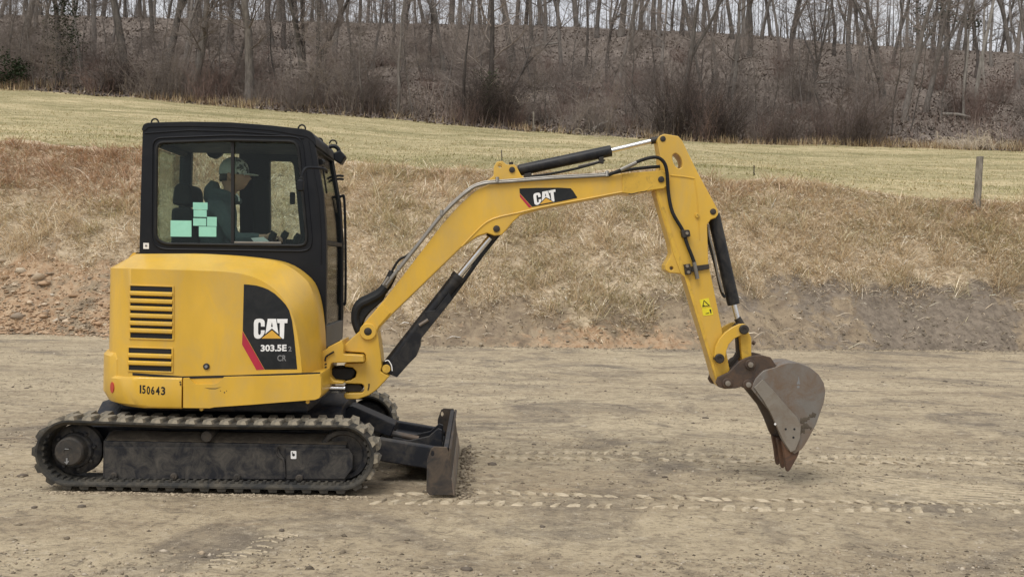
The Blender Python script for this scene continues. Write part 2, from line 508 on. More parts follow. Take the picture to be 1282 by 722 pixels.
def make_undercarriage(s):
    near = s < 0
    Y = -.82
    x0, z0 = P(131, 599, Y); x1, zt = P(433, 558, Y); zs = P(260, 543, -.70)[1]
    f = xprism('track_frame', [(s * .80, z0), (s * .80, zt), (s * .70, zs), (s * .56, zs), (s * .56, z0)], x0 - .02, x1, 'frame', EX)
    # outer cover plates
    pl = [(132, 559), (348, 559), (351, 566), (357, 574), (357, 599), (132, 599)]
    pr = [(358.5, 560), (437, 561), (442, 568), (442, 585), (432, 598.5), (358.5, 599)]
    for p in (pl, pr):
        q = PL(p, -.80)
        V, F = prism_data(q, s * .815, s * .795)
        link('side_panel', mesh_py('side_panel', V, F), 'frame', f, .004)
    # muddy ledge lying on the sloping top of the frame
    rng = random.Random(5); V, F = [], []
    nx = 60
    for i in range(nx):
        x = x0 + (x1 - x0) * i / (nx - 1)
        for k in range(4):
            t = k / 3
            V.append((x, s * (.80 - .12 * t), zt + (zs - zt) * t * 1.1 + .004 + rng.uniform(0, .014) * (1 if 0 < k < 3 else .3)))
    for i in range(nx - 1):
        for k in range(3):
            a = i * 4 + k; F.append((a, a + 1, a + 5, a + 4))
    link('dried_mud', mesh_py('dried_mud', V, F), 'mud', f)
    for u, v in ((143, 595), (218, 596), (297, 597), (374.7, 598)):
        x, z = P(u, v, -.82)
        ycyl('bolt', x, z, [(s * .80, .024), (s * .828, .024), (s * .834, .018), (s * .834, .008), (s * .840, .007)], 'hub', f, 14)
    x, z = P(259, 546, -.82)
    ycyl('carrier_roller', x, z, [(s * .62, .035), (s * .82, .038), (s * .832, .034), (s * .834, .012)], 'hub', f, 16)
    # bottom rollers (between the plates and the belt)
    for k in range(5):
        x = x0 + .12 + (x1 - x0 - .2) * k / 4
        ycyl('track_roller', x, .105, [(s * .62, .055), (s * .66, .07), (s * .76, .07), (s * .775, .05)], 'rubber', f, 16)
    # rear sprocket with final drive hub
    sp = ycyl('drive_sprocket', XA, TR_Z, [(s * .70, .165), (s * .755, .165), (s * .765, .15), (s * .775, .12), (s * .80, .11)], 'frame', EX, 26)
    ycyl('hub', XA - .005, TR_Z + .004, [(s * .79, .098), (s * .865, .092), (s * .875, .082), (s * .877, .03), (s * .874, .028), (s * .874, .001)], 'hub', sp, 26)
    for k in range(8):
        a = 2 * math.pi * k / 8 + .2
        ycyl('bolt', XA + .125 * math.cos(a), TR_Z + .125 * math.sin(a), [(s * .765, .012), (s * .79, .012), (s * .793, .009)], 'frame', sp, 8)
    # front idler with rim ring
    idl = ycyl('idler', XB, TR_Z, [(s * .66, .150), (s * .70, .168), (s * .775, .168), (s * .785, .16), (s * .785, .135), (s * .765, .125), (s * .765, .05), (s * .79, .048)], 'frame', EX, 28)
    # fork carrying the idler
    V, F = prism_data([(x1 - .06, TR_Z + .055), (XB + .03, TR_Z + .045), (XB + .05, TR_Z), (XB + .03, TR_Z - .045), (x1 - .06, TR_Z - .055)], s * .775, s * .80)
    link('idler_fork', mesh_py('idler_fork', V, F), 'frame', idl, .004)
    if near:
        flat_part('white_sticker', [(rrect(364, 564, 371, 574, 1), [])], -.8172, 'white', f)
        flat_part('sticker_print', [(circ(367.5, 569, 1.8, 8), []), ([(365.5, 565.5), (366.5, 565.5), (366.5, 568), (365.5, 568)], [])], -.8186, 'decal', f, .001)
        q = [P3(*p, -.818) for p in ((351, 557), (347, 559), (346, 566), (349, 571), (354, 574), (356, 580), (357, 597))]
        tube('weld_edge', smooth_path(q), .006, 'frame', f, 6)
        flat_part('arrow_mark', [([(82.5, 573), (84.5, 573), (84.5, 577), (87, 576), (83.5, 581), (80, 577.5), (82.5, 578)], [])], -.879, 'grey', sp, .001)
        flat_part('bar_mark', [([(81, 561), (86, 561.3), (86, 562.4), (81, 562.2)], [])], -.879, 'grey', sp, .001)

for s in (-1, 1):
    make_track(s); make_undercarriage(s)
# centre frame between the tracks, turntable
cf = xprism('centre_frame', [(-.58, .20), (-.58, .36), (-.35, .50), (.35, .50), (.58, .36), (.58, .20)], P(150, 540, 0)[0], P(436, 540, 0)[0], 'black_blade', EX)
def zcyl(name, x, y, prof, mat, parent, k=32):
    V, F = [], []
    for z, r in prof:
        for j in range(k):
            a = 2 * math.pi * j / k; V.append((x + r * math.cos(a), y + r * math.sin(a), z))
    for i in range(len(prof) - 1):
        for j in range(k):
            a, b = i * k + j, i * k + (j + 1) % k; F.append((a, b, b + k, a + k))
    F.append(tuple(range(k - 1, -1, -1))); m = (len(prof) - 1) * k; F.append(tuple(range(m, m + k)))
    return link(name, mesh_py(name, V, F), mat, parent)
zcyl('turntable', 0, 0, [(.48, .40), (.52, .42), (.60, .42), (.62, .38)], 'black_blade', EX)
# belly of the upper structure and the hydraulic hoses bulging out below its tail
zb = P(260, 507, -.6)[1]
box('belly_plate', -.62, .62, -.66, .66, zb - .035, zb + .06, 'black_blade', EX, .02)
for k, (u0, u1, yy) in enumerate(((152, 200, -.42), (166, 230, -.36), (160, 215, -.28))):
    pts = [P3(u0 + 18, 507, yy), P3(u0 + 3, 509, yy), P3(u0 - 1, 517, yy), P3(u0 + 6, 524, yy), P3(u1, 524, yy), P3(u1 + 80, 521, yy + .1)]
    tube('hydraulic_hose', smooth_path(pts, 5), .030, 'hose', EX, 10)

# ------------------------------------------------------------------ engine cover, counterweight, skirt
def rear_x(y, rad): return -rad * max(1 - (abs(y) / .86) ** 3.5, .004) ** (1 / 3.5)

CREASE = [(165, 336.3), (210, 337.5), (250, 338.8), (285, 340.5), (315, 346), (339, 358.5), (357, 377), (368, 400), (375, 436), (378, 466)]
SILH = [(170, 317.7), (210, 317.5), (257, 317.7), (310, 321.5), (352, 329), (379, 346), (391, 364), (398, 395), (401, 436), (402, 466)]
YS, YT = -.80, -.50
def up2(p): return [(q.x, q.y) for q in smooth_path([Vector((x, z, 0)) for x, z in p], 4)]
Cq, Sq = up2(PL(CREASE, YS)), up2(PL(SILH, YT))
zbot = P(260, 484, YS)[1]; zc = P(160, 336.3, YS)[1]
def cover_section(y, t, inset=0.0):
    te = min(1, max(0, t))
    pr = [(a[0] + (b[0] - a[0]) * te, a[1] + (b[1] - a[1]) * te) for a, b in zip(Cq, Sq)]
    xr = rear_x(y, .788) + inset
    fx = pr[-1][0]
    st = xr + .17 * te; ia = 10; xa = pr[ia][0]; xf = pr[0][0]
    pr = [(st + (x - xf) * (xa - st) / (xa - xf), z) if i < ia else (x, z) for i, (x, z) in enumerate(pr)]
    return [(xr, zbot), (xr, zc - .18), (xr, zc)] + pr[:-1] + [(fx, zbot)]
secs = []
for y in (-.80, -.797, -.785, -.77, -.75, -.73, -.71, -.69, -.665, -.64, -.61, -.58, -.55, -.525, -.50, -.40, -.235):
    t = (y - YS) / (YT - YS)
    secs.append((y, cover_section(y, t)))
cover = loft('engine_cover', secs, 'yellow', EX, angle=24)
# hood behind the cab
xcab = P(173, 300, -.22)[0]
secs = []
for y in (-.234, -.1, .1, .3, .5, .62, .70, .74):
    t = 1 if y < .5 else max(0, 1 - (y - .5) / .3)
    p = cover_section(y, t); zt = max(z for x, z in p)
    xr = rear_x(y, .788); x1 = xcab - .012
    secs.append((y, [(xr, zbot), (xr, zc), (min(xr + .17 * t, x1 - .02), zt - .005), (x1, zt), (x1, zbot)]))
loft('rear_hood', secs, 'yellow', cover, angle=24)
# left flank under the cab
box('left_flank', -.55, P(398, 440, -.22)[0], .62, .78, zbot - .16, zbot + .28, 'yellow', EX, .03)
box('floor_frame', -.55, P(402, 440, -.22)[0], -.22, .62, zbot - .12, zbot + .02, 'black_blade', EX, .01)

def louvre(u0, u1, v0, v1, slots, slope):
    """dark opening with proud yellow slats across it, framed"""
    du = 1.7 / 52
    f = lambda u, v: (u, v + (u - u0) * du)
    flat_part('vent_dark_plate', [([f(u0, v0), f(u1, v0), f(u1, v1), f(u0, v1)], [])], YS - .003, 'inside', cover, .003)  # dark plate in place of the shaded recess behind the slats
    sp = (v1 - v0) / slots
    fr = prism('vent_frame', [f(u0 - 2, v0 - 1.6), f(u1 + 2, v0 - 1.6), f(u1 + 2, v1 + 1.6), f(u0 - 2, v1 + 1.6)], YS - .007, YS + .001, 'yellow', cover,
               [[f(u0, v0), f(u1, v0), f(u1, v1), f(u0, v1)]], .002, px=YS)
    for i in range(slots - 1):
        vc = v0 + sp * (i + 1)
        hh = sp * .29
        # slat: slanted blade proud of the dark plate
        a, b = f(u0 - .5, vc), f(u1 + .5, vc)
        V = []
        for (u, v) in (a, b):
            x, z = P(u, v, YS); h = hh / 192
            V += [(x, YS - .004, z + h * 1.15), (x, YS - .016, z + h * .6), (x, YS - .016, z - h * .7), (x, YS - .004, z - h * 1.15)]
        F = [(0, 1, 2, 3), (7, 6, 5, 4), (0, 4, 5, 1), (1, 5, 6, 2), (2, 6, 7, 3), (3, 7, 4, 0)]
        link('vent_slat', mesh_py('vent_slat', V, F), 'yellow', cover, .002)
louvre(163.5, 216, 357.5, 422.5, 7, 1)
louvre(161.5, 215, 435, 463, 3, 1)
x, z = P(258.6, 458.4, YS)
ycyl('panel_lock', x, z, [(YS - .001, .021), (YS - .008, .021), (YS - .010, .018), (YS - .010, .013)], 'pin', cover, 20)
ycyl('lock_barrel', x, z, [(YS - .002, .010), (YS - .013, .010)], 'grey', cover, 14)

# decals on the cover
prism('dark_seam_strip', [(166, 466.3), (228, 470.8), (300, 469.2), (401, 465.6), (401, 468), (300, 472), (228, 474), (166, 469.5)], YS - .0025, YS + .004, 'inside', cover, bev=0, px=YS)  # dark strip standing in for the shaded gap above the skirt
YD = YS - .0016
flat_part('logo_panel', [([(305.3, 355.8), (313, 356.3), (321, 357.3), (329, 359.6), (336, 362.5), (344, 367.5), (351.6, 374.6), (357.5, 381), (362, 388.4), (365.5, 401), (368.3, 421.9), (370.5, 445), (372, 462), (331.5, 462.4), (303.9, 413.8)], [])], YD, 'decal', cover)
flat_part('logo_stripe', [([(303.6, 414.5), (331, 462.4), (321, 463), (303, 431)], [])], YD, 'red', cover)
Z1 = lambda pts: [(300 + a / 6.01, 350 + b / 6.01) for a, b in pts]
G_C = [(107, 325), (112, 305), (124, 296), (140, 293), (158, 293), (176, 298), (186, 309), (189, 325), (189, 352), (160, 352), (160, 330), (156, 322), (148, 320), (141, 325), (139, 335), (139, 402), (142, 412), (149, 415), (156, 412), (160, 402), (160, 380), (189, 380), (187, 402), (176, 420), (158, 438), (146, 443), (130, 443), (116, 436), (109, 425), (107, 408)]
G_A = [(212, 294), (274, 294), (292, 408), (243, 366), (193, 408)]
G_AH = [(243, 318), (250, 352), (243, 358), (236, 352)]
G_T = [(281, 295), (361, 295), (359, 326), (337, 326), (333, 443), (322, 443), (302, 425), (302, 326), (284, 326)]
G_TRI = [(163, 442), (243, 380), (315, 442)]
def logo(to_px, Y, parent):
    flat_part('letter_c', [(to_px(G_C), [])], Y - .0008, 'white', parent, .0006)
    flat_part('letter_a', [(to_px(G_A), [to_px(G_AH)])], Y - .0008, 'white', parent, .0006)
    flat_part('letter_t', [(to_px(G_T), [])], Y - .0008, 'white', parent, .0006)
    flat_part('logo_triangle', [(to_px(G_TRI), [])], Y - .0012, 'logo_yellow', parent, .0006)
logo(Z1, YD, cover)
text_part('model_number', '303.5E', ((326.4, 431.4), (358.8, 431.0), (326.4, 439.8)), YD - .001, 'white', cover, .035)
text_part('model_suffix', '2', ((361, 433.4), (365, 433.4), (361, 439.6)), YD - .001, 'grey', cover, .02)
text_part('model_suffix', 'CR', ((347.2, 444.2), (358.4, 444.2), (347.2, 451.8)), YD - .001, 'grey', cover, .018)

# counterweight: heavy rounded band round the tail, and the skirt in front of it
def band_section(y, x1, rad, zt_, zb_, round_b):
    xr = rear_x(y, rad); xi = xr + .05
    return [(xr + round_b, zb_), (xr + round_b * .35, zb_ + round_b * .22), (xr, zb_ + round_b * .8), (xr, zt_ - .02), (xr + .018, zt_ - .004), (xr + .04, zt_), (x1, zt_), (x1, zb_)]
zt1 = P(228, 472.8, -.82)[1]; zb1 = P(228, 511, -.80)[1]
xs_ = P(227.3, 490, -.82)[0]
secs = []
ys_ = [-.822, -.820, -.816] + [-.945 * math.sin(R(a_)) for a_ in (59, 57, 54, 51, 48, 45, 42, 39, 36, 33, 30, 26, 22, 16, 8, 0, -10, -20, -30, -38, -45, -51, -57)]
for y in ys_:
    p = band_section(y, xs_, .825, zt1, zb1, .10)
    lo = .016 if y < -.8215 else (.009 if y < -.8195 else (.003 if y < -.8155 else 0))
    p = [(x + lo * (x < xs_ - .01), z + (lo if z < zb1 + .01 else 0) - (lo * .6 if z > zt1 - .03 else 0)) for x, z in p]
    secs.append((y, p))
cw = loft('counterweight', secs, 'yellow', EX, angle=26)
# raised tail part of the counterweight
ztail = P(140, 434, -.3)[1]
secs = []
for y in (-.74, -.735, -.72, -.69, -.65, -.60, -.55, -.49, -.40, -.3, -.2, -.1, 0, .1, .2, .3, .4, .5, .60, .66, .70, .735, .74):
    xr = rear_x(y, .825)
    r_ = .02 if abs(y) > .73 else 0
    secs.append((y, [(xr + r_, zt1 - .03), (xr + r_, ztail - .025 - r_), (xr + .02 + r_, ztail - .004 - r_), (xr + .045, ztail - r_), (xr + .075, ztail - r_), (xr + .075, zt1 - .03)]))
loft('tail_lip', secs, 'yellow', cw, angle=26)
# red reflector on the rounded corner
x, z = P(148, 484, -.70)
yy = -.735; xr = rear_x(yy, .825)
nrm = Vector((xr, yy, 0)).normalized()
cc = Vector((xr, yy, z)) + nrm * .004
tt = Vector((-nrm.y, nrm.x, 0)); V = []
for a in range(16):
    a_ = 2 * math.pi * a / 16
    V.append(cc + tt * .022 * math.cos(a_) + Vector((0, 0, .036 * math.sin(a_))))
V += [v - nrm * .01 for v in V]
F = [tuple(range(16)), tuple(range(31, 15, -1))] + [(i, (i + 1) % 16, (i + 1) % 16 + 16, i + 16) for i in range(16)]
link('red_reflector', mesh_py('red_reflector', V, F), 'red_dot', cw)
digits = '150643'
ux = [174.6, 178.0, 183.6, 189.0, 195.0, 201.6]; uw = [2.6, 4.2, 4.2, 4.4, 4.8, 5.2]; vt = [481.6, 482, 483, 483.2, 483.6, 483.8]
for c, u, w_, v in zip(digits, ux, uw, vt):
    if c == '1': flat_part('painted_digit', [([(u + .3, v), (u + 2.2, v), (u + 2.2, v + 10.4), (u + .3, v + 10.4)], [])], -.8236, 'decal', cw, .0006)
    else: text_part('painted_digit', c, ((u, v), (u + w_, v), (u, v + 10.4)), -.8236, 'decal', cw, .025)

SK = [(228.8, 473), (236, 472.7), (239, 475.5), (242, 479), (246, 480.8), (268, 480.5), (273, 478.5), (277, 474), (280, 471.6), (300, 471), (330, 470.5), (370, 469.3), (401, 467.8), (402.5, 472), (402.5, 494), (400, 498.5), (395, 500.5), (350, 504), (320, 506.5), (268, 510.2), (262, 511.5), (228.8, 511)]
q = PL(SK, -.82)
secs = []
cx = sum(p[0] for p in q) / len(q); cz = sum(p[1] for p in q) / len(q)
for y, k in ((-.822, .965), (-.817, .982), (-.805, .995), (-.79, 1), (-.35, 1)):
    secs.append((y, [(cx + (x - cx) * (1 - (1 - k) * .25), cz + (z - cz) * k) for x, z in q]))
skirt = loft('side_skirt', secs, 'yellow', EX, angle=26)
# finger recess with chipped paint along the skirt's upper edge
flat_part('chipped_paint', [([(256, 485), (262, 485.6), (270, 485.7), (277, 484), (270, 486.6), (262, 486.5)], []), (circ(281, 491, .9, 6), []), (circ(283.5, 489, .6, 6), []), (circ(276, 489, .6, 6), [])], -.8232, 'pin', skirt, .0006)
for u, v in ((225.5, 478), (225.9, 481)):
    ycyl('bolt', *P(u, v, -.824), [(-.821, .006), (-.826, .005)], 'pin', cw, 8)
for u, v in ((252, 512), (385, 503)):
    ycyl('bolt', *P(u, v, -.8), [(-.80, .012), (-.77, .012)], 'yellow', skirt, 8)

# ------------------------------------------------------------------ cab
YC, YL = -.22, .72
FRONT = [(393, 173), (397, 200), (405, 245), (408.5, 300), (408, 400), (406.5, 437)]
CO = [(174, 437), (174, 330), (176, 245), (178.5, 163), (180, 157.5), (186, 155.5), (238, 154.3), (290, 155.2), (340, 159.2), (380, 163.6), (389, 166.5)] + FRONT
cab = prism('cab', round_poly(CO, 3, 2), YC, YC + .045, 'black', EX,
            [round_poly([(196, 178), (285, 175), (368, 176.5), (374, 184), (385, 300), (381, 308.5), (205, 306), (194, 298)], 9, 4)], .008, px=YC)
RO = [(177.3, 164), (178.6, 158), (181, 155), (187, 153.6), (238, 152.4), (290, 153.4), (340, 157.2), (381, 161.8), (390, 165.2), (394.5, 172), (396.5, 184), (392, 178), (384, 171.5), (340, 163.8), (290, 160), (238, 158.4), (186, 159.6), (182, 164)]
prism('roof', round_poly(RO, 2, 2), YC - .005, YL + .005, 'black', cab, bev=.012, px=YC)
# window rubber and pressed frame line round the side window
def ring(pts, Y, r, name, mat, parent, k=8, rr=9):
    q = [P3(u, v, Y) for u, v in round_poly(pts, rr, 5)]
    return tube(name, q, r, mat, parent, k, closed=True)
ring([(196.5, 178.5), (285, 175.5), (367.5, 177), (373.5, 184), (384.3, 299.5), (380.5, 307.8), (205, 305.4), (194.8, 298)], YC - .002, .011, 'window_seal', 'hose', cab)
ring([(191, 173), (285, 169.5), (372, 171), (379, 179), (391, 305), (385, 314.5), (201, 312), (189.5, 302)], YC - .002, .006, 'pressed_line', 'black', cab, rr=12)
tube('seam_line', [P3(u, v, YC - .001) for u, v in ((181, 167), (238, 163.2), (300, 165), (345, 168.6), (380, 173.5))], .005, 'black', cab, 6)
tube('seam_line', [P3(u, v, YC - .001) for u, v in ((386, 176), (391, 205), (399, 250), (402, 300), (402, 330))], .005, 'black', cab, 6)
# side window: two sliding panes with a meeting stile
GL = [(198, 183), (204, 178.5), (285, 177.5), (366, 178.5), (372, 186), (382.5, 298), (379, 306), (205, 304), (196.5, 296)]
def clip_u(pts, u0, u1):
    """clip a polygon to u0..u1"""
    for s_, lim in ((1, u0), (-1, u1)):
        o = []
        for i in range(len(pts)):
            a, b = pts[i - 1], pts[i]
            ia, ib = s_ * (a[0] - lim) >= 0, s_ * (b[0] - lim) >= 0
            if ia != ib:
                t = (lim - a[0]) / (b[0] - a[0]); o.append((lim, a[1] + (b[1] - a[1]) * t))
            if ib: o.append(b)
        pts = o
    return pts
gp = round_poly(GL, 5, 3)
prism('sliding_pane', clip_u(gp, 190, 292), YC + .014, YC + .018, 'glass', cab, bev=0, px=YC)
prism('sliding_pane', clip_u(gp, 289.5, 390), YC + .028, YC + .032, 'glass', cab, bev=0, px=YC)
prism('meeting_stile', [(288.6, 177), (292.6, 177), (292.6, 305), (288.6, 305)], YC + .008, YC + .034, 'inside', cab, bev=.003, px=YC)
prism('window_track', [(293, 302.2), (352, 302.8), (352, 305.2), (293, 304.6)], YC + .0, YC + .012, 'pipe', cab, bev=.002, px=YC)
# teal notes stuck inside the pane
for (a, b, c, d) in ((212.9, 275.8, 239.1, 296), (241, 253.2, 259.3, 262.2), (241.8, 262.6, 258.2, 271.3), (241.3, 272.9, 257.6, 282.4), (258.7, 271.3, 270.8, 282.9), (248.4, 283.4, 270.3, 296)):
    prism('paper_note', [(a, b), (c, b + .3), (c, d + .3), (a, d)], YC + .0112, YC + .0128, 'note', cab, bev=0, px=YC)
flat_part('white_sticker', [([(179.4, 304), (186.4, 304.2), (186.4, 311.6), (179.4, 311.4)], [])], YC - .002, 'white', cab)
flat_part('sticker_print', [([(181.5, 306.3), (184.3, 306.4), (184.3, 309), (181.5, 308.9)], [])], YC - .0032, 'grey', cab, .001)
# far (left) wall: same outline, three openings, seen through the near window
cxz = PL(round_poly(CO, 3, 2), YC)
def far_open(pts, r=3): return PL(round_poly(pts, r, 3), YL)
holes = [far_open([(242, 190), (259, 190), (263, 197), (271, 200), (278, 196), (281, 191), (301, 191), (302, 300), (239, 300)], 2),
         far_open([(339, 202), (366, 203), (369, 208), (378, 300), (340, 299)])]
V, F = prism_data(cxz, YL - .045, YL, holes)
link('left_wall', mesh_py('left_wall', V, F), 'black', cab, .006)
for i, h in enumerate(holes):
    V, F = prism_data(h, YL - .024, YL - .02); link('door_glass', mesh_py('door_glass', V, F), 'glass_clear', cab)
prism('door_latch', rrect(363, 240.5, 369.5, 256, 2), YL - .075, YL - .05, 'inside', cab, px=YL - .06)
prism('door_post', [(318, 222), (338, 226), (339, 306), (318, 306)], YL - .09, YL - .046, 'inside', cab, bev=.01, px=YL - .06)
# rear wall with its window, floor
xr0, xr1 = P(176, 245, YC)[0], P(176, 245, YC)[0] + .04
zf0 = P(200, 437, YC)[1]; zw0 = P(200, 306, YC)[1]; zw1 = P(200, 180, YC)[1]; zr = P(200, 160, YC)[1]
bx0 = P(174.5, 330, YC)[0]
box('rear_wall', bx0 + .004, bx0 + .044, YC + .046, YL - .046, zf0 + .01, zw0, 'inside', cab)
box('rear_header', bx0 + .03, bx0 + .07, YC + .046, YL - .046, zw1, zr, 'inside', cab)
box('rear_glass', bx0 + .022, bx0 + .027, YC + .046, YL - .046, zw0, zw1, 'glass', cab, 0)
box('floor', bx0 + .046, P(404, 437, YC)[0], YC + .046, YL - .046, zf0 + .004, zf0 + .03, 'inside', cab, 0)
xh = P(385, 170, YC)[0]
box('headliner', bx0 + .075, xh - .04, YC + .047, YL - .047, P(300, 176, YC)[1], P(300, 169, YC)[1], 'inside', cab, 0)
# front: band of the front edge split into header, windscreen, mid bar, lower glass and grey sill panel
FR = up2(PL(FRONT, YC))
def front_band(v0, v1, t0, t1, name, mat, y0=YC + .046, y1=YL - .046, out=0.0):
    z1, z0 = P(400, v0, YC)[1], P(408, v1, YC)[1]
    zs_ = [z1 + (z0 - z1) * i / 8 for i in range(9)]
    zz = [p[1] for p in FR][::-1]; xx = [p[0] for p in FR][::-1]
    f = [(float(np.interp(z, zz, xx)) + out, z) for z in zs_]
    poly = [(x - t0, z) for x, z in f] + [(x - t1, z) for x, z in f][::-1]
    V, F = prism_data(poly, y0, y1)
    return link(name, mesh_py(name, V, F), mat, cab, .004 if t1 - t0 > .01 else 0)
front_band(172, 186, .0, .05, 'front_header', 'black')
front_band(186.5, 300, .018, .023, 'windscreen', 'glass_clear')
front_band(300.5, 306, .004, .045, 'windscreen_bar', 'black')
front_band(306.5, 408, .018, .023, 'lower_screen', 'glass_clear')
front_band(408.5, 436, .0, .04, 'sill_panel', 'greypanel')
for y0, y1 in ((YC + .047, YC + .085), (YL - .085, YL - .047)):
    front_band(187, 408, .004, .04, 'screen_frame', 'black', y0, y1)
# wiper, handrail, work lamp, roof eyes
tube('wiper', [P3(404, 208, YC + .12), P3(406, 222, YC + .12), P3(409, 242, YC + .14)], .007, 'hose', cab, 6)
tube('wiper_motor', [P3(401, 203, YC + .1), P3(404, 203, YC + .16)], .022, 'hose', cab, 10)
tube('grab_rail', smooth_path([P3(424, 248, YL + .01), P3(428, 245.5, YL + .01), P3(431, 250, YL + .01), P3(432.4, 300, YL + .01), P3(432.4, 374, YL + .01), P3(430, 380, YL + .01), P3(427, 381, YL + .01)], 4), .011, 'black', cab, 8)
for v in (220.5, 224.5):
    tube('mirror_bracket', [P3(421, v, YL), P3(425, v - .5, YL + .02), P3(429.5, v, YL + .06)], .010, 'hose', cab, 6)
wl = prism('work_lamp', [(418, 192), (426.5, 188.5), (433.6, 196.5), (427.5, 206.5), (418.5, 201)], .36, .47, 'black', cab, bev=.012, px=.40)
tube('lamp_bracket', smooth_path([P3(412, 184, .42), P3(418, 183, .42), P3(423, 186, .42), P3(425, 191, .42)], 3), .016, 'black', wl, 8)
for u, v, r, yy in ((194, 153.3, 4.4, -.14), (378, 161, 4.4, -.14), (400, 177, 3.8, .30), (417, 180, 4.4, .45)):
    pts = [P3(u + r * math.cos(a), v - r * math.sin(a), yy) for a in [R(x) for x in range(-15, 200, 18)]]
    tube('lifting_eye', pts, .006, 'hose', cab, 6)
# mirror on its bent bracket, in front of the right wall
mb = tube('mirror_arm', smooth_path([P3(409, 216, -.26), P3(407.5, 212.5, -.30), P3(402, 210.8, -.36), P3(388, 209.8, -.40), P3(382, 211.5, -.42), P3(379, 217, -.43), P3(377.3, 227, -.43)], 4), .010, 'black', cab, 8)
prism('mirror', rrect(372.8, 225.5, 380.6, 239.5, 2), -.475, -.42, 'black', cab, bev=.008, px=-.44)
prism('mirror_joint', rrect(375.5, 221, 379.5, 228, 1.5), -.445, -.415, 'hose', cab, bev=.004, px=-.44)
# seat, levers
seat = prism('seat', round_poly([(222, 316), (300, 312), (305, 325), (226, 336), (216, 330)], 5), .05, .52, 'seat', cab, bev=.03, px=.05)
prism('backrest', round_poly([(213, 259.5), (239, 260), (248, 305), (244, 322), (220, 328), (212, 318)], 6), .06, .51, 'seat', seat, bev=.03, px=.05)
prism('headrest', round_poly([(213.5, 256), (216, 234), (221, 228.5), (234, 229.5), (238.5, 238), (238.5, 257)], 5), .12, .46, 'seat', seat, bev=.03, px=.10)
for u, v, yy in ((341, 298, -.02), (356, 297, .10), (372, 300, .02), (340, 297, .56)):
    lv = tube('control_lever', [P3(u - 3, 345, yy), P3(u - 2, 318, yy), P3(u - 1, v + 8, yy)], .012, 'hose', cab, 8)
    tube('lever_grip', [P3(u - 2, v + 9, yy), P3(u - 2, v + 3, yy), P3(u, v - 2, yy), P3(u + 3, v - 7, yy)], [.018, .024, .027, .022], 'hose', lv, 10)
prism('control_console', round_poly([(306, 306), (345, 310), (352, 345), (300, 350)], 4), -.12, .02, 'inside', cab, bev=.015, px=-.1)
prism('paper_sheet', [(314, 298), (330, 296.5), (337, 302), (318, 303)], -.09, -.088, 'white', cab, bev=0, px=-.09)

# ------------------------------------------------------------------ front frame, swing bracket
YB = -.25                                       # centre plane of boom, stick and bucket
mf = prism('main_frame', [(396, 443), (400, 440.5), (410, 436.5), (412, 433.5), (429, 425), (431, 432), (431, 442.5), (455.5, 444), (456.5, 452.5), (416, 453.5), (414, 460), (414, 470), (419, 475.5), (431, 477), (431, 479.5), (404, 480.5), (396, 480.5)], -.44, -.08, 'yellow', EX, bev=.008, px=-.40)
for i in range(5):
    prism('frame_slot', [(406.5, 455.2 + i * 3.7), (409, 454.4 + i * 3.7), (409, 456.2 + i * 3.7), (406.5, 457 + i * 3.7)], -.4435, -.43, 'inside', mf, bev=0, px=-.44)
tube('frame_cable', smooth_path([P3(u, v, -.45) for u, v in ((407, 452), (408, 446.5), (413, 443), (418, 440))], 3), .006, 'hose', mf, 6)
prism('frame_hole_filler', round_poly([(413, 461), (443, 460.5), (445, 467), (440, 475.5), (432, 477.5), (417, 477), (413.5, 470)], 5), -.34, -.12, 'hose', EX, bev=.02, px=-.36)  # dark block added to fill the shaded hole in the frame
SB = [(430.5, 432), (451.5, 413), (455, 407), (461, 404.3), (468, 407), (472, 414), (474, 425), (476.5, 442), (478, 458), (476.5, 465), (488, 470.5), (471.5, 488), (461.5, 495), (448, 499.7), (433, 499.4), (430.5, 497), (430.5, 492), (453, 491.6), (455.8, 489), (455.8, 483), (453, 480.5), (431.5, 480), (431.5, 477), (439, 475.5), (445, 472), (446.5, 465), (441.5, 460), (431, 458.5), (431, 454.5), (455, 453.8), (457.5, 451), (457.5, 443.5), (455, 441.5), (431, 440)]
sb = prism('swing_bracket', SB, YB - .11, YB + .11, 'yellow', EX, bev=.018, px=YB - .11)
zcyl('swing_pin', *(P(446, 460, YB)[0], YB), [(P(446, 482, YB)[1], .035), (P(446, 440, YB)[1], .035)], 'pin', sb, 16)
prism('rod_clevis', round_poly([(430, 481.5), (450, 481.2), (454.6, 486), (450, 490.6), (430, 490.8)], 3), YB - .07, YB + .02, 'pin', sb, bev=.006, px=YB - .09)
tube('swing_rod', [P3(396, 485.4, -.42), P3(432, 485.9, -.40)], .020, 'chrome', EX, 14)
tube('swing_cylinder', [P3(330, 485, -.42), P3(400, 485.4, -.42)], .036, 'cyl', EX, 14)
x, z = P(461, 414.7, YB - .11)
ycyl('pin_boss', x, z, [(YB - .10, .058), (YB - .126, .058), (YB - .130, .054), (YB - .130, .028), (YB - .124, .027)], 'yellow', sb, 24)
ycyl('pivot_pin', x, z, [(YB + .13, .027), (YB - .128, .027), (YB - .131, .022)], 'pin', sb, 20)
flat_part('crack_mark', [([(461, 480), (463, 480), (462.5, 485), (461, 489), (460, 488), (461, 484)], [])], YB - .1125, 'pin', sb)

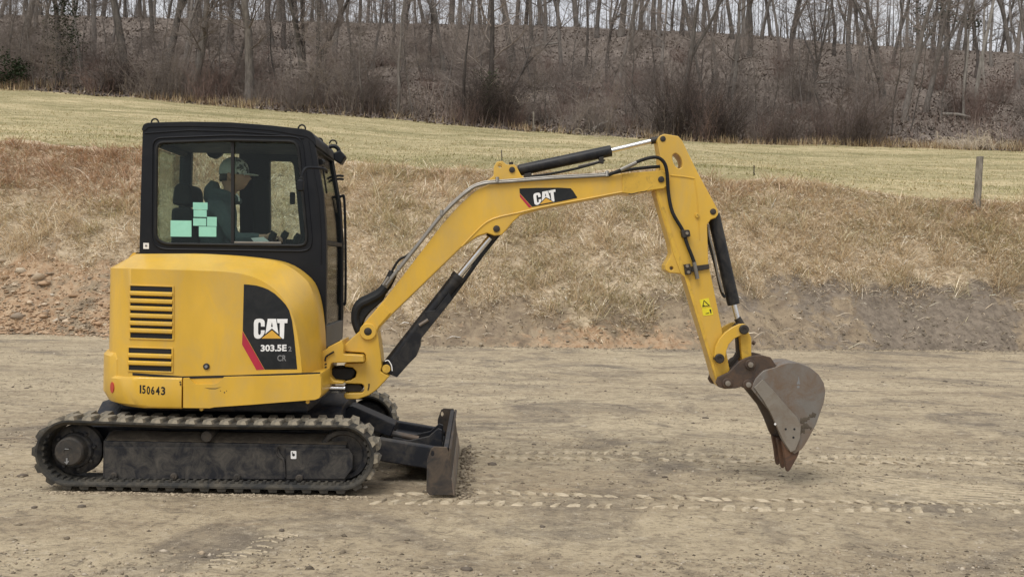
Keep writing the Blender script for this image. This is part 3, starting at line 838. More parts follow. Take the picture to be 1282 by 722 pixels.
# ------------------------------------------------------------------ boom
BO = [(452, 411), (455, 405), (480, 376.5), (553, 281.5), (572, 260), (590, 243), (600, 236), (613, 230.5), (654, 226), (759, 220.5), (779, 217), (820, 213.6), (829, 213), (836, 217), (839, 224), (837, 232), (831, 236.5), (820, 238), (790, 243.5), (779, 242), (678, 261.5), (652, 269), (643, 277), (634, 288), (628, 294), (619, 295), (610, 291.8), (598, 295.8), (577, 310), (491, 393), (475, 410), (471, 419), (465, 424), (457, 423), (452, 418)]
YF = YB - .10
boom = prism('boom', BO, YF, YB + .10, 'yellow', EX, bev=.008, px=YF)
tube('weld_ridge', smooth_path([P3(u, v, YF - .001) for u, v in ((578, 308.5), (590, 296), (602, 284), (612, 276.5), (625, 271.5), (650, 266), (678, 259.5), (735, 248.6), (779, 240.2))], 3), .006, 'yellow', boom, 6)
prism('foot_plate', [(452.5, 411), (456, 405), (478, 380), (489, 391.5), (474, 408.5), (470, 419), (464.5, 423), (457.5, 422), (453, 417.5)], YF - .009, YF + .002, 'yellow', boom, bev=.004, px=YF - .009)
prism('tip_plate', [(779, 218), (820, 214.3), (829, 213.6), (836, 217.6), (838.4, 224), (836.4, 231.6), (831, 235.8), (820, 237.2), (790, 242.7), (779, 241.2)], YF - .008, YF + .002, 'yellow_worn', boom, bev=.004, px=YF - .008)
tube('chip_line', smooth_path([P3(u, v, YF - .004) for u, v in ((787, 243), (793, 242.6), (800, 240), (808, 239.4), (814, 235), (817, 232.5))], 2), .0045, 'pin', boom, 5)
EAR = [(607, 228.5), (618, 220), (618.6, 208), (622, 202.5), (629, 201.6), (634, 206), (637, 206.5), (644, 206), (648, 211), (652, 219), (660, 225.5)]
for yy in (YB - .075, YB + .045):
    prism('cylinder_ear', EAR, yy, yy + .03, 'yellow', boom, [circ(626, 208, 2.6, 12)], bev=.004, px=YB - .07)
tube('steel_tube', smooth_path([P3(u, v, YF - .016) for u, v in ((483.5, 357), (502, 334), (526, 304), (552, 271.5), (572, 251), (590, 236.5), (600, 232), (612, 229.3), (640, 227.5), (690, 223.5), (730, 221.5), (762, 219.5))], 3), .0105, 'pipe', boom, 10)
tube('steel_tube', smooth_path([P3(u, v, YF + .03) for u, v in ((483.5, 355), (502, 332), (526, 302), (552, 269.5), (572, 249), (590, 234.5), (600, 230), (612, 227.3), (640, 225.5), (690, 221.5), (730, 219.5), (762, 217.5))], 3), .0105, 'pipe', boom, 10)
for u, v in ((622.6, 226.6), (760, 219), (499, 337), (553, 268)):
    tube('tube_clamp', [P3(u, v + 2, YF - .02), P3(u, v - 4.5, YF - .01)], .013, 'pipe', boom, 8)
for (u, v, r) in ((641.2, 212.3, .021), (621.6, 286.4, .024), (827.4, 224.8, .022)):
    x, z = P(u, v, YF); yy = YB - .077 if v == 212.3 else YF - (.010 if u > 800 else .002)
    ycyl('pivot_pin', x, z, [(YB + .11, r), (yy - .006, r), (yy - .008, r * .8)], 'pin', boom, 18)
YBD = YF - .0016
flat_part('logo_panel', [([(650.3, 236), (672, 235.2), (700, 235), (714.5, 235.8), (717.5, 239), (722.6, 247), (722, 248), (700, 252.5), (666.2, 259), (650.6, 241.5)], [])], YBD, 'decal', boom)
flat_part('logo_stripe', [([(650.6, 242.3), (665.6, 259.2), (662.3, 260), (651, 246.6)], [])], YBD, 'red', boom)
def Z2(pts):
    tl, tr, bl = Vector((667.3, 242.4)), Vector((695.2, 236.8)), Vector((669.4, 257.2))
    o = []
    for a, b in pts:
        s_, t_ = (a - 107) / (361 - 107), (b - 293) / (443 - 293)
        o.append(tuple(tl + (tr - tl) * s_ + (bl - tl) * t_))
    return o
logo(Z2, YBD, boom)
# boom cylinder below
BC0, BC1, BC2 = P3(480, 466, YB), P3(574, 346, YB), P3(619, 291, YB)
bc = tube('boom_cylinder', [BC0, BC0.lerp(BC1, .5), BC1], .047, 'cyl', EX, 18)
tube('gland', [BC1.lerp(BC0, .03), BC1 + (BC1 - BC0) * .012], .052, 'cyl', bc, 18)
rod = tube('cylinder_rod', [BC1, BC2], .024, 'chrome', bc, 14)
tube('rod_eye', [BC2 - (BC2 - BC1).normalized() * .05, BC2 + (BC2 - BC1).normalized() * .04], .036, 'pin', bc, 12)
GP = [(487, 468), (497, 472), (512, 455), (521, 446), (526, 433), (527, 424), (552, 393), (566, 375), (562, 366), (545, 388), (533, 390), (527, 399), (524, 408), (512, 424), (490, 452), (483, 461)]
prism('cylinder_guard', GP, YB - .062, YB - .052, 'cyl', bc, bev=.003, px=YB - .06)
V, F = prism_data(PL([(497, 472), (512, 455), (521, 446), (526, 433), (527, 424), (552, 393), (566, 375), (563, 373), (549, 391), (524, 421), (522, 432), (516, 444), (494, 470)], YB - .06), YB - .055, YB + .055)
link('cylinder_guard', mesh_py('cylinder_guard', V, F), 'cyl', bc)
tube('guard_bolt', [P3(525, 407, YB - .07), P3(536, 400, YB - .07)], .012, 'steel', bc, 8)
tube('hydraulic_hose', [P3(560, 379, YB - .01), P3(580, 352, YB), P3(604, 318, YB), P3(626, 291, YB)], .015, 'hose', bc, 8)
tube('grease_line', smooth_path([P3(u, v, YB - .10) for u, v in ((482, 452), (486, 451), (490, 457), (491, 464))], 3), .004, 'white', bc, 5)
ycyl('pivot_pin', *P(484, 461, YB - .08), [(YB - .10, .03), (YB - .115, .028)], 'yellow_worn', sb, 14)
# hoses sweeping from the frame up over the boom foot
for k in range(3):
    yy = YB - .045 + .045 * k
    dv = k * 1.5
    pts = [P3(u, v - dv, yy) for u, v in ((456, 424), (449, 413), (445, 401), (446, 390), (452, 381), (464, 375), (476, 368), (485, 357), (492, 343))]
    tube('hydraulic_hose', smooth_path(pts, 4), [.040] * 22 + [.034, .030, .027, .024, .020, .018, .016, .015, .014, .013, .012][:11] if False else .030, 'hose', EX, 10)
prism('hose_sleeve', round_poly([(445, 414), (440.5, 402), (440.5, 388), (445, 380), (455, 375.5), (468, 370), (480, 357), (484, 361), (479, 376), (463, 390), (455, 400), (452, 416)], 4, 3), YB - .05, YB + .05, 'hose', EX, bev=.02, px=YB - .05)
for k, (u, v) in enumerate(((484, 350), (487, 352.5))):
    tube('hose_fitting', [P3(u - 4, v + 7, YF - .012 + .01 * k), P3(u + 3, v - 3, YF - .012 + .01 * k)], .014, 'pipe', EX, 8)
tube('hydraulic_hose', smooth_path([P3(u, v, YB) for u, v in ((487, 352), (492, 337), (500, 325), (508, 321), (513, 317))], 3), .009, 'hose', EX, 8)

# stick cylinder on top of the boom
A0, A1, A2 = P3(649, 213.5, YB), P3(765, 188.8, YB), P3(822, 175.2, YB)
sc_ = tube('stick_cylinder', [A0, A0.lerp(A1, .02), A0.lerp(A1, .98), A1], [.036, .041, .041, .040], 'cyl', EX, 18)
tube('cylinder_rod', [A1, A2], .0175, 'chrome', sc_, 14)
tube('rod_eye', [A2.lerp(A1, .13), A2 + (A2 - A1) * .12], .024, 'pin', sc_, 12)
ycyl('cylinder_eye', *P(641.2, 212.3, YB), [(YB - .04, .032), (YB + .04, .032)], 'cyl', sc_, 16)
tube('port_line', smooth_path([P3(u, v, YB - .03) for u, v in ((656, 220), (664, 221), (690, 217.5), (722, 211), (752, 202.5), (756, 200))], 3), .009, 'hose', sc_, 8)
tube('port_line', [P3(724, 208, YB - .03), P3(752, 201.5, YB - .03)], .006, 'pipe', sc_, 6)
prism('port_block', [(656, 218), (665, 216), (666, 223), (657, 223.5)], YB - .05, YB, 'pin', sc_, bev=.003, px=YB - .04)
prism('port_block', [(750, 197), (756, 196), (756, 205), (750, 204)], YB - .04, YB, 'pin', sc_, bev=.003, px=YB - .04)
tube('bleed_screw', [P3(640, 207, YB - .04), P3(640, 203, YB - .04)], .015, 'pin', sc_, 8)

# ------------------------------------------------------------------ stick
YK = YB - .078
ST = [(823, 176), (826, 170), (832, 167.6), (849, 170.3), (854, 175.5), (861, 190), (874, 216.5), (889, 244), (898.5, 262), (899.5, 268), (896, 273), (890, 275), (885.5, 281), (887, 330), (892, 353), (903, 407), (911, 448), (917, 478), (914, 484), (908, 487), (901, 484.5), (895, 474), (884, 435), (870, 390), (857, 346), (852, 342.6), (838, 341.6), (833, 338), (833, 332), (838, 324), (841, 316), (839, 305), (820, 240), (823, 226), (826.5, 206), (826, 194)]
stick = prism('stick', ST, YK, YB + .078, 'yellow', EX,
              [[(848 + 5.6 * math.cos(a) * 1.0 + 2.6 * math.sin(a), 201.5 + 9.6 * math.sin(a)) for a in [2 * math.pi * i / 14 for i in range(14)]],
               circ(840.8, 335.8, 2.3, 10)], bev=.007, px=YK)
tube('weld_ridge', [P3(u, v, YK) for u, v in ((839, 219.5), (856, 221.3), (869.5, 223.5))], .006, 'yellow', stick, 6)
tube('weld_ridge', [P3(u, v, YK) for u, v in ((869.5, 224), (872.5, 245), (875.5, 288), (876, 300))], .004, 'yellow', stick, 6)
prism('edge_strip', [(821, 238), (824.5, 236), (847, 310), (862, 348), (888, 434), (900, 478), (896, 474), (884, 435), (857, 346.5), (852.5, 342.5), (842.5, 316), (840.5, 305)], YK - .006, YK + .002, 'yellow_worn', stick, bev=.002, px=YK - .006)
for u, v, r in ((829.9, 174, .020), (892.7, 265, .022)):
    x, z = P(u, v, YK); ycyl('pivot_pin', x, z, [(YB + .09, r), (YK - .004, r), (YK - .006, r * .8)], 'pin', stick, 18)
x, z = P(872.8, 270, YK); ycyl('grease_boss', x, z, [(YK + .002, .016), (YK - .014, .015), (YK - .015, .007), (YK - .012, .006)], 'yellow_worn', stick, 14)
YH = YK - .03
tube('hydraulic_hose', smooth_path([P3(u, v, y_) for u, v, y_ in ((762, 219, YF - .016), (776, 213.5, YF - .03), (790, 206.5, YF - .035), (806, 199.6, YF - .04), (821.5, 197, YF - .04), (831, 203, YF - .035), (835, 216, YF - .03), (836.8, 241.4, YH), (842, 266, YH), (854.8, 288.5, YH), (860, 305, YH), (868.6, 327, YH), (872, 344, YH))], 4), .0125, 'hose', EX, 10)
tube('hydraulic_hose', smooth_path([P3(u, v, y_) for u, v, y_ in ((764, 217.5, YF + .02), (785, 213, YF + .02), (808, 210, YF + .02), (826, 208.5, YF + .02))], 3), .012, 'hose', EX, 10)
tube('hose_ferrule', [P3(777, 213, YF - .03), P3(797, 203.6, YF - .037)], .0145, 'pipe', EX, 10)
tube('hose_ferrule', [P3(868.8, 328, YH), P3(873.2, 349, YH)], .015, 'pipe', stick, 10)
prism('hose_clamp', round_poly([(852.5, 288), (863, 287.5), (864.5, 296), (854.5, 298)], 2), YK - .05, YK, 'pin', stick, bev=.004, px=YK - .04)
ycyl('bolt', *P(860, 292, YK - .05), [(YK - .045, .012), (YK - .06, .011)], 'steel_light', stick, 8)
prism('pipe_bracket', [(856, 331), (864, 330), (865.5, 343), (858, 344)], YK - .03, YK + .001, 'pin', stick, bev=.003, px=YK - .02)
prism('pipe_bracket', [(864, 333.5), (887.5, 330.5), (888, 336.5), (866, 340.5)], YK - .018, YK + .001, 'pin', stick, bev=.003, px=YK - .01)
for u, v in ((860.2, 333.2), (861.8, 340.6)):
    ycyl('bolt', *P(u, v, YK - .03), [(YK - .028, .013), (YK - .042, .011)], 'steel_light', stick, 6)
YW = YK - .0018
WL = lambda pts: [(862 + a / 18.05, 365 + b / 18.05) for a, b in pts]
wl_ = flat_part('warning_label', [(WL([(245, 190), (455, 140), (500, 330), (295, 365)]), []), (WL([(300, 372), (520, 352), (560, 520), (330, 545)]), [])], YW, 'warn', stick)
flat_part('warning_symbol', [(WL([(345, 185), (490, 318), (310, 345)]), [WL([(352, 215), (450, 308), (335, 325)])]), (WL([(340, 305), (360, 302), (362, 322), (342, 325)]), []),
                             (WL([(470, 400), (510, 395), (520, 490), (500, 495)]), []), (WL([(385, 490), (465, 470), (468, 485), (390, 505)]), [])], YW - .001, 'decal', stick, .0008)
# bucket cylinder
B0, B1, B2 = P3(893, 268, YB), P3(918.5, 381, YB), P3(930, 410, YB)
bk = tube('bucket_cylinder', [B0, B0.lerp(B1, .97), B1], [.046, .046, .044], 'cyl', EX, 18)
tube('cylinder_rod', [B1, P3(923.5, 400, YB)], .020, 'chrome', bk, 14)
tube('rod_eye', [P3(923, 398, YB), B2], .026, 'pin', bk, 12)
tube('port_line', smooth_path([P3(u, v, YB - .05) for u, v in ((887, 281), (888, 295), (894, 318), (899, 345), (905, 366))], 3), .008, 'pipe', bk, 8)
tube('port_line', smooth_path([P3(u, v, YB - .035) for u, v in ((886, 284), (888, 304), (895, 330), (903, 364), (908, 372))], 3), .011, 'hose', bk, 8)

# ------------------------------------------------------------------ bucket linkage
YN = YB - .125
def linkplate(y): return None
ARC = [(894.5, 446.5), (896, 434), (901, 424), (908, 416), (917, 409.5), (926, 405.5), (932, 405), (937, 409), (937, 415), (933, 418.5), (927, 420), (919, 424), (912.5, 431), (909.5, 439), (908, 448), (905, 454), (898.5, 455), (895, 452)]
gl = prism('guide_link', ARC, YN, YN + .03, 'yellow', EX, bev=.005, px=YN)
prism('guide_link', ARC, YB + .095, YB + .125, 'yellow', EX, bev=.005, px=YN)
prism('bucket_link', [(926, 417), (937, 415), (941, 423), (941, 444), (942, 452), (936, 456), (929.5, 452), (927.5, 436)], YB - .07, YB + .07, 'yellow_worn', EX, bev=.008, px=YB - .07)
for u, v in ((931, 412.2), (900.3, 448.4)):
    x, z = P(u, v, YN)
    ycyl('pivot_pin', x, z, [(YB + .13, .026), (YN - .002, .034), (YN - .018, .034), (YN - .022, .029), (YN - .022, .014), (YN - .018, .012)], 'pin', gl, 22)
tube('grease_boss', [P3(942, 428, YB), P3(945, 430, YB)], .014, 'rust', gl, 8)
# dark filler shape added in the gap seen between the links
prism('link_gap_filler', [(921.5, 405), (926, 404), (928, 430), (926.5, 447), (917, 458), (910, 461), (911, 456), (919, 449), (923.5, 441)], YB - .03, YB + .03, 'pin', EX, bev=.004, px=YB - .03)

# quick coupler and bucket
YQ = YB - .135
CP = [(896.5, 479), (899, 472), (912, 466), (926, 452), (934, 448), (943, 445), (955, 444.5), (965, 447), (971, 456), (973, 462), (964, 472), (951, 477), (944, 486), (936, 487.5), (928, 484), (921, 486), (908, 486.5), (900, 484.5)]
cp = prism('coupler', CP, YQ, YQ + .03, 'rust', EX, bev=.006, px=YQ)
prism('coupler', CP, YB + .105, YB + .135, 'rust', EX, bev=.006, px=YQ)
prism('coupler_body', [(905, 480), (918, 466), (930, 454), (952, 448), (966, 452), (968, 462), (950, 474), (940, 484), (925, 482)], YQ + .031, YB + .104, 'rust', cp, bev=.008, px=YQ + .03)
for u, v in ((938.7, 456), (910.3, 479.3), (936, 481)):
    x, z = P(u, v, YQ)
    ycyl('coupler_pin', x, z, [(YQ + .01, .036), (YQ - .012, .036), (YQ - .015, .032), (YQ - .015, .024), (YQ - .022, .022), (YQ - .024, .016)], 'rust', cp, 20)
    ycyl('pin_end', x, z, [(YQ - .01, .019), (YQ - .029, .019), (YQ - .031, .014)], 'steel_light', cp, 12)
YU = YB - .15; YV = YB + .15
BACK = [(946, 474), (956, 464), (971, 459.5), (986, 453.8), (1000, 454.2), (1014, 459.5), (1025, 468.5), (1031.5, 479), (1033.6, 490), (1031.5, 504), (1021.6, 531.6), (1010, 553), (1004, 562), (995, 568)]
OPENE = [(986, 563), (977, 547), (970, 529), (962, 513), (950, 498), (940, 486)]
bucket = prism('bucket', BACK + OPENE, YU, YU + .014, 'steel', EX, bev=.004, px=YU)
V, F = prism_data(PL(BACK + OPENE, YU), YV - .014, YV); link('far_cheek', mesh_py('far_cheek', V, F), 'steel', bucket, .004)
bo = PL(BACK, YU); bi = []
cx_, cz_ = P(985, 505, YU)
nb = len(bo)
shell_out = up2(bo)
inn = [(x + (cx_ - x) * .05, z + (cz_ - z) * .05) for x, z in shell_out]
V, F = prism_data(shell_out + inn[::-1], YU + .0145, YV - .0145)
link('bucket_shell', mesh_py('bucket_shell', V, F), 'steel', bucket, .002)
prism('side_cutter', [(944, 485), (955, 474.5), (968, 488), (985, 508), (998, 522), (1003, 532), (1002, 548), (996, 563), (990, 566), (981, 552), (974, 537), (965, 517), (955, 500)], YU - .013, YU - .0005, 'steel_light', bucket, bev=.004, px=YU - .013)
for u, v in ((983.6, 536.8), (994.5, 536.8), (993.3, 547.2), (970.5, 530.5)):
    ycyl('bolt_hole', *P(u, v, YU - .013), [(YU - .012, .008), (YU - .0145, .008)], 'inside' if u > 972 else 'white', bucket, 10)
prism('hinge_lug', round_poly([(950, 470), (958, 457), (968, 453), (975, 458), (972, 468), (962, 474)], 3), YU + .03, YU + .06, 'steel', bucket, bev=.004, px=YU + .03)
prism('hinge_lug', round_poly([(950, 470), (958, 457), (968, 453), (975, 458), (972, 468), (962, 474)], 3), YV - .06, YV - .03, 'steel', bucket, bev=.004, px=YU + .03)
for k in range(3):
    yc = YU + .03 + k * .12
    prism('bucket_tooth', [(979, 552), (988, 553), (1002, 562), (999, 571), (993.5, 581), (988.5, 589.5), (985.5, 590.5), (984, 584), (982.5, 572), (981, 562)], yc - .021, yc + .021, 'rust_tooth', bucket, bev=.008, px=YU + .01)
flat_part('scrape_mark', [([(997.5, 481), (999, 476), (1000, 470), (1001, 476), (1001.5, 481), (1000, 480.5)], []), ([(997.5, 483), (1001, 482.5), (1001, 485.5), (998, 485.5)], [])], YU - .0012, 'grey', bucket, .0008)
# dried clay clinging to the lower cheek
rng = random.Random(11); ds = []
for k in range(26):
    u = rng.gauss(1004, 4.5); v = 533 + rng.gauss(0, 7) + (1004 - u) * .9
    x, z = P(u, v, YU); r = rng.uniform(.010, .028)
    m = Matrix.Translation((x, YU - .001, z)) @ Matrix.Rotation(rng.uniform(0, 6), 4, 'Y')
    vv = [(r, 0, 0), (0, 0, r * .7), (-r * .8, 0, 0), (0, 0, -r * .8), (0, -r * .22, 0), (r * .1, .004, 0)]
    ds.append(([m @ Vector(p) for p in vv], [(0, 1, 4), (1, 2, 4), (2, 3, 4), (3, 0, 4), (1, 0, 5), (2, 1, 5), (3, 2, 5), (0, 3, 5)]))
V, F = join_data(ds); o = link('dried_clay', mesh_py('dried_clay', V, F), 'mud', bucket); o['kind'] = 'stuff'

# ------------------------------------------------------------------ dozer blade
YE = -.89
blade = prism('dozer_blade', [(555, 561), (561.3, 560.5), (560, 575), (561, 593), (564, 606), (567, 619), (560, 619), (555.5, 600), (553, 576)], YE + .0205, -YE - .0205, 'black_blade', EX, bev=.004, px=YE)
EP = [(534.5, 576), (539.7, 561.5), (543.7, 558.7), (559.5, 559.5), (561.6, 565), (567.4, 619.5), (538, 619.5), (533.7, 615)]
hole = circ(541.5, 567.5, 2.2, 10); hole = [(u, 567.5 + (v - 567.5) * 1.8) for u, v in hole]
prism('end_plate', EP, YE, YE + .02, 'blade_dirty', blade, [hole], bev=.004, px=YE)
V, F = prism_data(PL(EP, YE), -YE - .02, -YE, [PL(hole, YE)]); link('end_plate', mesh_py('end_plate', V, F), 'blade_dirty', blade, .004)
prism('cutting_edge', [(563.5, 598), (566, 598), (569.5, 620), (566.5, 620)], YE + .002, -YE - .002, 'steel', blade, bev=.003, px=YE)
prism('wear_strip', [(562, 560), (565, 562), (563, 575), (564, 592), (567, 606), (566, 606), (562.5, 592), (561.3, 576)], YE + .002, -YE - .002, 'blade_dirty', blade, bev=.002, px=YE)
ARM = [(466, 549), (475, 548.5), (543.5, 560), (553, 566), (551, 592), (536, 587), (474, 577), (464, 570)]
aq = PL(ARM, -.45)
for y0 in (-.45, .37):
    V, F = prism_data(aq, y0, y0 + .08); link('push_arm', mesh_py('push_arm', V, F), 'black_blade', EX, .012)
V, F = prism_data(PL([(486, 557), (553, 567), (553, 573), (486, 563)], -.36), -.369, .369); link('cross_plate', mesh_py('cross_plate', V, F), 'black_blade', EX, .006)
for y0 in (-.13, .09):
    V, F = prism_data(PL([(498, 553), (513, 553), (536, 548), (548, 538), (553, 540), (553, 572), (498, 562)], -.2), y0, y0 + .03)
    link('blade_gusset', mesh_py('blade_gusset', V, F), 'black_blade', blade, .005)
cv = prism('cylinder_cover', [(431, 514), (436, 508.5), (441, 508), (495, 531.5), (488.5, 547), (430, 527)], -.16, .06, 'black_blade', EX, bev=.012, px=-.16)
tube('cylinder_rod', [P3(486, 541, -.05), P3(524, 549, -.05)], .022, 'steel', cv, 12)
for k in range(2):
    prism('white_sticker', [(423.5 + k * 3.4, 514.6 + k * .2), (426 + k * 3.4, 511.2), (428 + k * 3.4, 512.4), (425.5 + k * 3.4, 516)], -.1625, -.16, 'white', cv, bev=0, px=-.16)

# ================================================================== TERRAIN
def vnoise(x, y, seed=0):
    xi = np.floor(x).astype(np.int64); yi = np.floor(y).astype(np.int64)
    fx = x - xi; fy = y - yi
    fx = fx * fx * (3 - 2 * fx); fy = fy * fy * (3 - 2 * fy)
    def h(a, b):
        n = (a * 374761393 + b * 668265263 + seed * 974634777) & 0x7fffffff
        n = ((n ^ (n >> 13)) * 1274126177) & 0x7fffffff
        return ((n ^ (n >> 16)) & 0xffff) / 65535.0
    return (h(xi, yi) * (1 - fx) + h(xi + 1, yi) * fx) * (1 - fy) + (h(xi, yi + 1) * (1 - fx) + h(xi + 1, yi + 1) * fx) * fy

def fbm(x, y, seed=0, oct=4):
    s = 0; a = .5
    for i in range(oct):
        s = s + a * vnoise(x * 2 ** i, y * 2 ** i, seed + i * 17); a *= .5
    return s * 2 - 1 + .06

def line_pts(px, D):
    w_ = [WD(u, v, D) for u, v in px]
    return np.array([p.x for p in w_]), np.array([p.z for p in w_])

def ext(X, xs, vs):
    """interpolate inside, continue level outside"""
    return np.interp(X, xs, vs)

# foot of the bank on the flat lot
_b = [WG(u, v) for u, v in ((0, 416), (140, 421), (430, 430), (640, 434), (900, 436), (1282, 438))]
BX, BY = np.array([p.x for p in _b]), np.array([p.y for p in _b])
def foot_y(X): return ext(X, BX, BY) + .45 * fbm(X * .6, X * 0 + 3.3, 55) + .22 * fbm(X * 2.3, X * 0 + 8.1, 57)
TOP_D = 25.0
TX, TZ = line_pts(((0, 176), (100, 178), (180, 184), (300, 195), (430, 205), (560, 207), (700, 209), (860, 213), (1000, 222), (1130, 236), (1282, 250)), TOP_D)
FLD_D = 62.0
FX, FZ = line_pts(((0, 113), (150, 122), (250, 131), (330, 137), (450, 147), (560, 157), (640, 163), (760, 172), (860, 177), (960, 181), (1100, 184), (1282, 190)), FLD_D)
RDG_D = 100.0
RX, RZ = line_pts(((0, 18), (200, 22), (430, 28), (640, 31), (860, 39), (960, 45), (1050, 54), (1150, 60), (1282, 66)), RDG_D)

def ss(t): t = np.clip(t, 0, 1); return t * t * (3 - 2 * t)

def height(X, Y):
    fy = foot_y(X); zt_ = ext(X, TX, TZ); zf = ext(X, FX, FZ); zr = ext(X, RX, RZ)
    t = (Y - fy) / (TOP_D - fy)
    # bank: steep toe, then a straight face, rounded shoulder
    tt = np.clip(t, 0, 1)
    bank = zt_ * (tt * .86 + .14 * np.sin(tt * math.pi / 2))
    fld = zt_ + (zf - zt_) * np.clip((Y - TOP_D) / (FLD_D - TOP_D), 0, 1)
    u = np.clip((Y - FLD_D) / (RDG_D - FLD_D), 0, 1)
    hill = zf + (zr - zf) * (.75 * u + .25 * u ** 1.6)
    z = np.where(Y < fy, 0.0, np.where(Y < TOP_D, bank, np.where(Y < FLD_D, fld, hill)))
    # round the shoulder of the bank and the crest
    k = np.clip(1 - np.abs(Y - TOP_D) / 2.2, 0, 1)
    z = z - .16 * k * k
    back = np.clip((Y - RDG_D) / 60, 0, 1)
    z = np.where(Y > RDG_D, zr - 5 * back, z)
    bw = np.clip((Y - fy) / 1.0, 0, 1)
    z = z + bw * (np.where(Y < TOP_D + 1, 1, .45) * (.20 * fbm(X * .55, Y * .55, 3) + .09 * fbm(X * 1.9, Y * 1.9, 9)))
    z = z + np.clip((Y - FLD_D) / 6, 0, 1) * np.clip((RDG_D - Y) / 4, 0, 1) * .9 * fbm(X * .16, Y * .16, 21)
    return z

def grid_mesh(name, xs, ys, zf):
    X, Y = np.meshgrid(xs, ys); Z = zf(X, Y)
    V = np.stack([X, Y, Z], -1).reshape(-1, 3)
    nx, ny = len(xs), len(ys)
    i = np.arange(nx - 1)[None, :] + np.arange(ny - 1)[:, None] * nx
    F = np.stack([i, i + 1, i + 1 + nx, i + nx], -1).reshape(-1, 4)
    return fast_mesh(name, V, F, smooth=True)

def warp(a, b, n, a2, b2, m):
    """dense a..b, coarser out to a2 / b2"""
    mid = np.linspace(a, b, n)
    lo = a - (a - a2) * np.linspace(1, 0, m + 1)[:-1] ** 2
    hi = b + (b2 - b) * np.linspace(0, 1, m + 1)[1:] ** 2
    return np.concatenate([lo, mid, hi])

# ---- dirt lot
def lot_z(X, Y):
    streak = fbm(X * .35, Y * 2.6, 31)
    fade = np.clip((Y - 2) / 2, 0, 1)
    z = .008 * streak + .014 * fbm(X * 1.6, Y * 2.6, 33) + .010 * fbm(X * 6, Y * 9, 35)
    under = np.exp(-((np.abs(Y - 7.2) / 1.4) ** 4)) * np.exp(-((np.abs(X + 1.8) / 2.2) ** 4))
    return z * fade * (1 - .75 * under) - .012

def lot_mat():
    m, t, b = new_mat('packed_dirt')
    v = coords(t)
    vs = coords(t, (.42, 1.5, 1))
    vfine = coords(t, (1, 1.5, 1))
    pale, mid, dark = (.52, .43, .292), (.38, .305, .205), (.205, .16, .112)
    big = noise(t, vs, .55, 6, .62, .4)
    c = mixc(t, ramp(t, big, [(.38, 0), (.60, 1)]), mid, pale)
    st = noise(t, coords(t, (.6, 1.9, 1), rot=(0, 0, .03)), 1.4, 9, .74, .6)
    c = mixc(t, ramp(t, st, [(.52, 0), (.66, .6)]), c, pale)
    st2 = noise(t, coords(t, (.8, 1.2, 1), rot=(0, 0, -.04)), 2.6, 9, .76, .8)
    c = mixc(t, ramp(t, st2, [(.50, 0), (.66, .75)]), c, dark)
    pt = noise(t, coords(t, (.8, 1.0, 1)), .75, 7, .68, 1.0)
    c = mixc(t, ramp(t, pt, [(.50, 0), (.64, .85)]), c, (.165, .138, .11))
    fl = noise(t, coords(t, (1, 1.15, 1)), 9, 9, .80, .5)
    c = mixc(t, ramp(t, fl, [(.35, .9), (.48, 0)]), c, (.15, .122, .09))
    c = mixc(t, ramp(t, fl, [(.54, 0), (.66, .8)]), c, (.58, .50, .375))
    fine = noise(t, vfine, 26, 6, .72)
    c = mixc(t, ramp(t, fine, [(.30, .8), (.48, 0)]), c, (.13, .105, .078))
    fine2 = noise(t, vfine, 60, 3, .7)
    c = mixc(t, ramp(t, fine2, [(.58, 0), (.75, .6)]), c, (.58, .51, .40))
    vo = N(t, 'ShaderNodeTexVoronoi', Scale=38); t.links.new(v, vo.inputs['Vector'])
    c = mixc(t, ramp(t, vo.outputs['Distance'], [(.10, .45), (.30, 0)]), c, (.20, .17, .13))
    orange = noise(t, vs, .8, 4, .6, .8)
    c = mixc(t, ramp(t, orange, [(.66, 0), (.78, .4)]), c, (.40, .26, .14))
    t.links.new(c, b.inputs['Base Color'])
    b.inputs['Roughness'].default_value = .95; b.inputs['Specular IOR Level'].default_value = .2
    h = mixc(t, .5, mixc(t, .5, fine, fl), noise(t, v, 120, 3, .7))
    bump(t, b, h, .8, .03)
    return m
MT['lot'] = lot_mat()
lot = link('dirt_lot', grid_mesh('dirt_lot', warp(-9.5, 10.5, 420, -70, 70, 24), warp(3.2, 23.5, 460, -40, 24.5, 18), lot_z), 'lot', None, smooth=False)
lot['kind'] = 'structure'

# ---- bank, field, hill: one material each
def attr_mix(t, name):
    a = t.nodes.new('ShaderNodeAttribute'); a.attribute_name = name; return a.outputs

